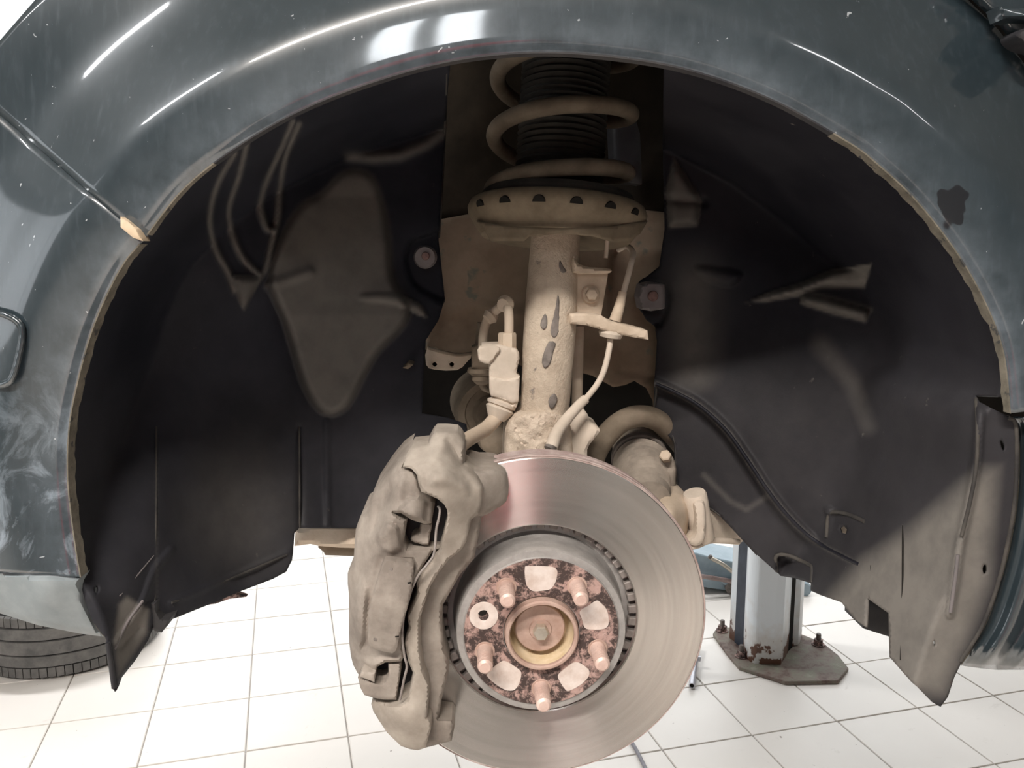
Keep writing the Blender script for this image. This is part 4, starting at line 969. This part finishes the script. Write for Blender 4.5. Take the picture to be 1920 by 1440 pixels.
# ------------------------------------------------------------------ caliper
cal = thing('brake_caliper', 'dusty floating brake caliper clamped over the left of the disc', 'brake caliper', P(760, 1100, .70))
carr_front = [(766, 851), (770, 843), (774, 836), (802, 836), (809, 820), (817, 809), (858, 810), (866, 818), (872, 832), (869, 850), (868, 869), (882, 884), (896, 896), (906, 915), (903, 945), (897, 964), (884, 974), (880, 992), (875, 1014),
    (866, 1030), (842, 1049), (821, 1075), (806, 1101), (795, 1135), (786, 1166), (787, 1218), (793, 1256), (804, 1284), (804, 1312), (801, 1345), (809, 1353), (808, 1367), (798, 1402), (783, 1407), (770, 1405), (752, 1399), (726, 1374), (710, 1350),
    (700, 1334), (696, 1320), (699, 1308), (722, 1319), (730, 1323), (747, 1323), (764, 1313), (770, 1289), (775, 1262), (766, 1242), (763, 1228), (759, 1206), (762, 1190), (768, 1178), (765, 1166), (764, 1155), (771, 1140), (778, 1126), (783, 1112), (781, 1096), (790, 1076), (809, 1052), (823, 1033), (829, 1016),
    (840, 969), (838, 955), (832, 945), (820, 935), (790, 922), (784, 905), (782, 891), (772, 879), (755, 875), (760, 860)]
cy = tps([(817, 809, .712), (858, 810, .715), (774, 836, .71), (766, 851, .70), (868, 869, .702), (906, 915, .697), (897, 964, .698), (835, 890, .676), (860, 940, .680), (860, 990, .688), (842, 1049, .692), (806, 1101, .690), (786, 1166, .690), (793, 1256, .692),
          (804, 1312, .694), (808, 1367, .692), (783, 1407, .706), (726, 1374, .712), (700, 1330, .712), (764, 1313, .690), (760, 1200, .694), (810, 1053, .694), (740, 1350, .694), (775, 1330, .686)])
def cyf(q):
    y = cy(q)
    y = y - ridge(q, [(838, 824), (810, 862), (790, 890)], .004, 14) + ridge(q, [(840, 826), (868, 870)], .004, 7) - ridge(q, [(830, 872), (880, 890), (900, 915)], .003, 12) - bump(q, smooth_poly([(800, 880), (830, 872), (860, 882), (885, 905), (880, 935), (840, 920), (800, 915)], 3), .006, 22)
    return y
carrier = relief('caliper_bracket', carr_front, cyf, .748, M['caliper2'], cal, step=4, rnd=.0028, rw=4, angle=35)
bk = [(780, 885), (800, 835), (812, 812), (858, 812), (874, 842), (872, 870), (890, 890), (906, 930), (903, 968), (899, 997), (889, 1047), (863, 1077), (844, 1110), (830, 1135), (828, 1171), (833, 1213), (842, 1246), (841, 1261), (828, 1312), (823, 1346), (847, 1350), (853, 1358), (847, 1389), (798, 1402),
      (775, 1400), (790, 1350), (792, 1300), (776, 1240), (776, 1170), (790, 1110), (815, 1060), (850, 1020), (862, 980), (850, 930), (800, 910)]
relief('bracket_side', bk, lambda q: np.full(len(q), .712), .7485, M['caliper'], carrier, step=5, rnd=.006, rw=8, angle=40)
relief('bracket_arm', smooth_poly([(870, 880), (900, 882), (927, 879), (948, 887), (954, 912), (949, 940), (930, 954), (905, 968), (880, 968), (870, 930)], 2), tps([(870, 880, .708), (954, 890, .728), (949, 940, .728), (900, 960, .708), (905, 915, .705)]), .785, M['caliper'], carrier, step=4, rnd=.008, rw=10)
house = [(766, 853), (762, 856), (745, 868), (722, 893), (710, 910), (697, 929), (690, 950), (687, 965), (676, 969), (671, 980), (667, 993), (665, 1020), (662, 1063), (654, 1068), (652, 1075), (652, 1094), (654, 1112), (655, 1206), (658, 1230), (662, 1246), (671, 1263), (678, 1268), (702, 1278), (703, 1262), (708, 1250), (722, 1242), (752, 1240), (757, 1232),
    (754, 1200), (755, 1171), (762, 1124), (771, 1100), (780, 1082), (795, 1058), (812, 1032), (824, 1028), (764, 1028), (757, 1016), (762, 976), (745, 968), (738, 962), (752, 962), (772, 975), (797, 983), (809, 981), (812, 965), (816, 943), (808, 932), (790, 922), (784, 905), (782, 893), (772, 880), (756, 876)]
hy = tps([(762, 856, .708), (722, 893, .716), (697, 929, .722), (667, 993, .726), (652, 1080, .728), (655, 1206, .728), (671, 1263, .722), (740, 900, .694), (720, 960, .694), (700, 1020, .698), (700, 1100, .690), (690, 1180, .694), (745, 1180, .690), (760, 1020, .690), (800, 950, .690), (780, 960, .678), (760, 940, .682), (730, 1020, .685), (790, 1045, .693), (700, 1260, .702), (750, 1235, .694), (735, 1110, .684)])
def hyf(q):
    y = hy(q) - bump(q, [(738, 962), (762, 932), (786, 926), (802, 940), (798, 982), (770, 975)], .008, 9)
    y = y + bump(q, [(700, 935), (745, 885), (760, 890), (742, 930), (725, 965), (705, 1000), (690, 1000)], .005, 14)
    y = y - bump(q, [(700, 1000), (726, 972), (750, 985), (758, 1030), (735, 1042), (712, 1036)], .006, 10)
    y = y + bump(q, [(712, 1044), (776, 1044), (786, 1064), (778, 1072), (716, 1050)], .004, 6)
    y = y - bump(q, [(662, 1100), (680, 1075), (694, 1100), (688, 1200), (672, 1235), (660, 1200)], .006, 12)
    y = y - ridge(q, [(752, 876), (740, 960), (722, 1000), (700, 1010)], .004, 12) - ridge(q, [(660, 1230), (700, 1246), (752, 1236)], .003, 8) + ridge(q, [(715, 1048), (700, 1110), (690, 1150), (688, 1210)], .004, 8)
    return y
hs = relief('caliper_housing', house, hyf, .80, M['caliper'], cal, step=4, rnd=.005, rw=7, angle=35)
plate = relief('cover_plate', [(710, 1078), (715, 1062), (722, 1049), (730, 1048), (771, 1056), (776, 1063), (774, 1086), (771, 1110), (764, 1140), (756, 1165), (751, 1183), (745, 1212), (742, 1220), (736, 1225), (718, 1221), (696, 1215), (690, 1202), (690, 1175), (691, 1147), (700, 1110)],
    tps([(722, 1049, .678), (776, 1063, .680), (736, 1225, .682), (690, 1202, .684), (735, 1140, .672)]), .70, M['caliper'], hs, step=4, rnd=.0015, rw=3)
for x, y, r in ((733, 1068, .0014), (704, 1199, .0014)):
    lathe('plate_dimple', [(0, .0), (r, .0), (r * 1.5, .0012), (r * 1.6, .003)], P(x, y, .6768 if y < 1100 else .6815), YA, M['steel_dk'], plate, seg=20)
for x, y in ((767, 1093), (744, 1194)):
    tube('plate_notch', [P(x - 3, y, .6755), P(x + 4, y - 1, .6755)], .0006, M['black'], plate, n=1, seg=8)
tube('anti_rattle_spring', [P(821, 949, .690), P(825, 956, .688), P(822, 975, .686), P(818, 993, .685), P(814, 1037, .684), P(802, 1057, .683), P(785, 1078, .683), P(772, 1104, .684), P(765, 1128, .685), P(757, 1156, .686), P(754, 1184, .686), P(755, 1206, .686), P(759, 1232, .686), P(763, 1250, .686), P(758, 1272, .687), P(750, 1312, .690)],
     .0011, M['cast'], cal, n=5, seg=10, label='thin bent retaining spring wire')
pads = []
def dark_pad(pts, Yf, nm='brake_pad', mat='steel_dk'):
    return relief(nm, pts, Yf, .746, M[mat], cal, step=5, rnd=.002, rw=4)
dark_pad([(745, 950), (836, 930), (846, 975), (832, 1020), (812, 1050), (750, 1040)], .716, mat='liner_dark')
dark_pad([(690, 1240), (790, 1230), (780, 1300), (765, 1330), (720, 1326), (690, 1300)], .726, mat='liner_dark')
dark_pad([(745, 1100), (800, 1060), (790, 1110), (780, 1180), (780, 1240), (745, 1240)], .722, mat='liner_dark')
relief('pad_lug', smooth_poly([(788, 982), (809, 983), (806, 1003), (803, 1022), (788, 1020), (771, 1014), (772, 1006), (780, 1001), (788, 998)], 2), .698, .72, M['caliper'], cal, step=3, rnd=.002, rw=3)
relief('pad_lug', [(728, 1244), (752, 1242), (750, 1270), (743, 1312), (720, 1312), (699, 1308), (683, 1303), (676, 1290), (671, 1270), (702, 1279), (712, 1282), (722, 1278), (729, 1266)], .698, .725, M['caliper'], cal, step=3, rnd=.002, rw=4)
box_pts = None
relief('housing_ear', [(679, 1258), (703, 1262), (702, 1279), (674, 1268)], .694, .72, M['caliper'], hs, step=3, rnd=.001, rw=3)

# ------------------------------------------------------------------ lift post and what stands on the floor
post = thing('lift_post', 'white two-post lift column with rust at its foot on an octagonal plate', 'lift column', G(1430, 1215))
def fp(pts, z0, z1, nm, mat, parent, bevel=0, up=0.0):
    w = [G(x, y, up) for x, y in pts]; w = [Vector((p.x, p.y, z0)) for p in w]
    return prism(nm, w, (0, 0, z1 - z0), mat, parent, bevel)
pt = [(1337, 1187), (1341, 1181), (1352, 1176), (1440, 1176), (1501, 1188), (1542, 1204), (1572, 1228), (1591, 1252), (1572, 1276), (1472, 1278), (1386, 1250), (1362, 1222)]
fp(pt, 0, .014, 'base_plate', M['plate'], post, .003, .014)
ZT = 3.3
fp([(1367, 1196), (1378, 1204), (1382, 1199), (1372, 1191)], .014, ZT, 'side_channel', M['post'], post, .002, .014)
fp([(1377, 1204), (1396, 1219), (1400, 1206), (1384, 1194)], .014, ZT, 'recess_plate', M['postblue'], post, 0, .014)
fp(smooth_poly([(1394, 1222), (1396, 1230), (1402, 1237), (1412, 1243), (1424, 1245), (1461, 1246), (1465, 1243), (1472, 1218), (1400, 1205)], 3), .014, ZT, 'column', M['post'], post, 0, .014)
fp([(1464, 1234), (1474, 1226), (1478, 1208), (1468, 1206)], .014, ZT, 'slot_liner', M['black'], post, 0, .014)
fp([(1474, 1226), (1477, 1224), (1481, 1208), (1478, 1208)], .014, ZT, 'slot_rib', M['post'], post, 0, .014)
fp([(1477, 1222), (1485, 1214), (1488, 1200), (1480, 1204)], .014, ZT, 'slot_liner', M['black'], post, 0, .014)
fp([(1484, 1212), (1496, 1210), (1500, 1205), (1503, 1192), (1488, 1192)], .014, ZT, 'side_channel', M['post'], post, .002, .014)
for x, y in ((1354, 1183), (1534, 1209), (1390, 1231)):
    c = G(x, y, .014); b_ = lathe('anchor_bolt', [(0, .045), (.008, .045), (.009, .040), (.009, 0)], c, (0, 0, 1), M['steel_dk'], post, seg=12)
    lathe('nut', [(.0088, .022), (.017, .022), (.018, .018), (.018, .004), (.0088, .004)], c, (0, 0, 1), M['rust'], b_, seg=6, closed=True)
    lathe('washer', [(.009, .004), (.024, .004), (.024, 0), (.009, 0)], c, (0, 0, 1), M['rust'], b_, seg=20, closed=True)
# blue-grey transmission jack behind the post
jk = thing('trolley_jack', 'blue-grey trolley jack lying on the floor behind the lift column', 'jack', G(1400, 1112))
JY = G(1345, 1112).y
def jp(pts, Yf, dpt, nm, mat, parent=jk, bevel=.006):
    return prism(nm, [P(x, y, Yf) for x, y in pts], (0, dpt, 0), mat, parent, bevel)
jp([(1270, 1036), (1306, 1037), (1330, 1044), (1372, 1053), (1420, 1062), (1420, 1092), (1300, 1086), (1270, 1080)], JY + .02, .22, 'frame', M['bluegrey'])
jp([(1262, 1085), (1345, 1086), (1420, 1092), (1420, 1112), (1374, 1110), (1322, 1102), (1262, 1098)], JY, .26, 'chassis', M['bluegrey'])
jp([(1350, 1090), (1430, 1094), (1500, 1096), (1512, 1100), (1516, 1108), (1512, 1118), (1500, 1120), (1380, 1114)], JY - .02, .12, 'handle_socket', M['bluegrey'])
lathe('castor', [(0, 0), (.028, 0), (.032, .006), (.032, .03), (.028, .036), (0, .036)], P(1508, 1106, JY - .05), (.2, 1, 0), M['bluegrey'], jk, seg=28)
lathe('wheel', [(0, 0), (.022, 0), (.026, .005), (.026, .03), (0, .034)], P(1372, 1104, JY - .03), (0.1, 1, 0), M['steel_dk'], jk, seg=28)
tube('hydraulic_pipe', [P(1330, 1044, JY), P(1338, 1049, JY - .02), P(1355, 1058, JY - .03), P(1376, 1074, JY - .03), P(1390, 1084, JY)], .009, M['brass'], jk, n=5, seg=12)
tube('hydraulic_hose', [P(1300, 1078, JY - .01), P(1325, 1082, JY - .03), P(1350, 1086, JY - .03), P(1375, 1091, JY - .03), P(1400, 1096, JY)], .010, M['hose'], jk, n=5, seg=12)
lathe('pivot_bolt', [(0, .01), (.008, .01), (.010, 0)], P(1332, 1044, JY - .01), (0, -1, 0), M['steel_dk'], jk, seg=12)
# drain stand leg, grey cable
pp = thing('drain_stand', 'grey tubular stand leg with an open end lying beside the disc on the tiles', 'pipe stand', G(1297, 1292))
ce = G(1297, 1292); dv = (G(1306, 1225) - ce); dv = dv.normalized()
a0_ = ce + Vector((0, 0, .012)); 
lathe('leg_tube', [(.0075, 0), (.0105, 0), (.0105, .30), (.0075, .30)], a0_, dv + Vector((0, 0, .05)), M['pipe'], pp, seg=24, closed=True)
lathe('tube_bore', [(0, .004), (.0074, .002), (.0074, .30)], a0_, dv + Vector((0, 0, .05)), M['black'], pp, seg=24)
tube('cross_bar', [a0_ + dv * .16 + Vector((.02, 0, .02)), a0_ + dv * .16 + Vector((-.12, .02, .03)), a0_ + dv * .16 + Vector((-.35, .05, .03))], .010, M['pipe'], pp, n=3, seg=14)
tube('upright', [a0_ + dv * .16 + Vector((-.2, .03, .02)), a0_ + dv * .16 + Vector((-.2, .05, .35))], .012, M['pipe'], pp, n=2, seg=14)
pts = [G(1130, 1330, .006), G(1165, 1365, .006), G(1187, 1396, .006), G(1205, 1430, .006), G(1222, 1470, .006), G(1236, 1520, .006)]
tag(tube('floor_cable', pts, .0058, M['cable'], None, n=6, seg=12), 'grey cable on the tiles under the disc bottom', 'cable')

# unseen tyres added behind the camera to darken the disc reflection and floor bounce
for k in range(4):
    st_ = thing('stacked_tyre', ['black tyre at the bottom of the stack behind the photographer', 'second black tyre from the floor in the stack behind the photographer', 'third black tyre from the floor in the stack behind the photographer', 'black tyre on top of the stack behind the photographer'][k], 'tyre', (.02 + .012 * (k % 2), -.85 + .01 * k, k * .216), 'tyres stacked behind the photographer')
    lathe('carcass', [(.20, .03), (.215, .008), (.25, 0), (.285, .004), (.31, .022), (.318, .05), (.318, .165), (.31, .193), (.285, .211), (.25, .215), (.215, .207), (.20, .185), (.205, .195), (.29, .185), (.29, .03), (.205, .02)], st_.location, (0, 0, 1), M['tyregroove'], st_, seg=48, closed=True)
    for z_ in (.06, .095, .13):
        lathe('tread_rib', [(.316, z_), (.322, z_), (.322, z_ + .026), (.316, z_ + .026)], st_.location, (0, 0, 1), M['rubber'], st_, seg=48, closed=True)

# spare tyre lying flat
tc_ = G(60, 1278) + Vector((0, .31, 0)); tc_.z = 0
ty = thing('tyre', 'worn tyre lying flat on the tiles under the front bumper', 'tyre', tc_)
R0, H0 = .315, .245
lathe('carcass', [(.20, .03), (.215, .008), (.25, 0), (.285, .004), (R0 - .012, .022), (R0 - .008, .03), (R0 - .008, H0 - .03), (R0 - .012, H0 - .022), (.285, H0 - .004), (.25, H0), (.215, H0 - .008), (.20, H0 - .03), (.205, H0 - .02), (.29, H0 - .03), (.29, .03), (.205, .02)], tc_, (0, 0, 1), M['tyregroove'], ty, seg=96, closed=True)
for k, (z0, z1) in enumerate(((.052, .092), (.097, .146), (.151, .193))):
    b = (z0 + z1) / 2; bl = [(R0 - .010, z0), (R0 - .0005 + .002 * (1 - abs(b - H0 / 2) / .1), z0 + .001), (R0 - .0005 + .002 * (1 - abs(b - H0 / 2) / .1), z1 - .001), (R0 - .010, z1)]
    lathe('tread_rib', bl, tc_, (0, 0, 1), M['tyre'], ty, seg=96, closed=True)
def shoulder(z0, z1, zo):
    base = None; NB = 72
    for k in range(NB):
        a0, a1 = 2 * math.pi * (k + .05) / NB, 2 * math.pi * (k + .93) / NB
        if base is None:
            v = []
            for a in (a0, (a0 + a1) / 2, a1):
                for r, z in ((R0 - .012, z0), (R0 - .002, z0), (R0 - .002, z1), (R0 - .012, zo)):
                    v.append((r * math.cos(a), r * math.sin(a), z))
            f = [(0, 1, 2, 3), (11, 10, 9, 8)]
            for s_ in (0, 4):
                for i in range(4): f.append((s_ + i, s_ + (i + 1) % 4, s_ + 4 + (i + 1) % 4, s_ + 4 + i))
            base = mk('tread_block', [Vector(p) + tc_ for p in v], f, M['tyre'], ty, smooth=False)
        else:
            o = bpy.data.objects.new('tread_block', base.data); col.objects.link(o); o.parent = ty; o.rotation_euler = (0, 0, 2 * math.pi * k / NB)
shoulder(.047, .014, .010); shoulder(.198, .231, .235)
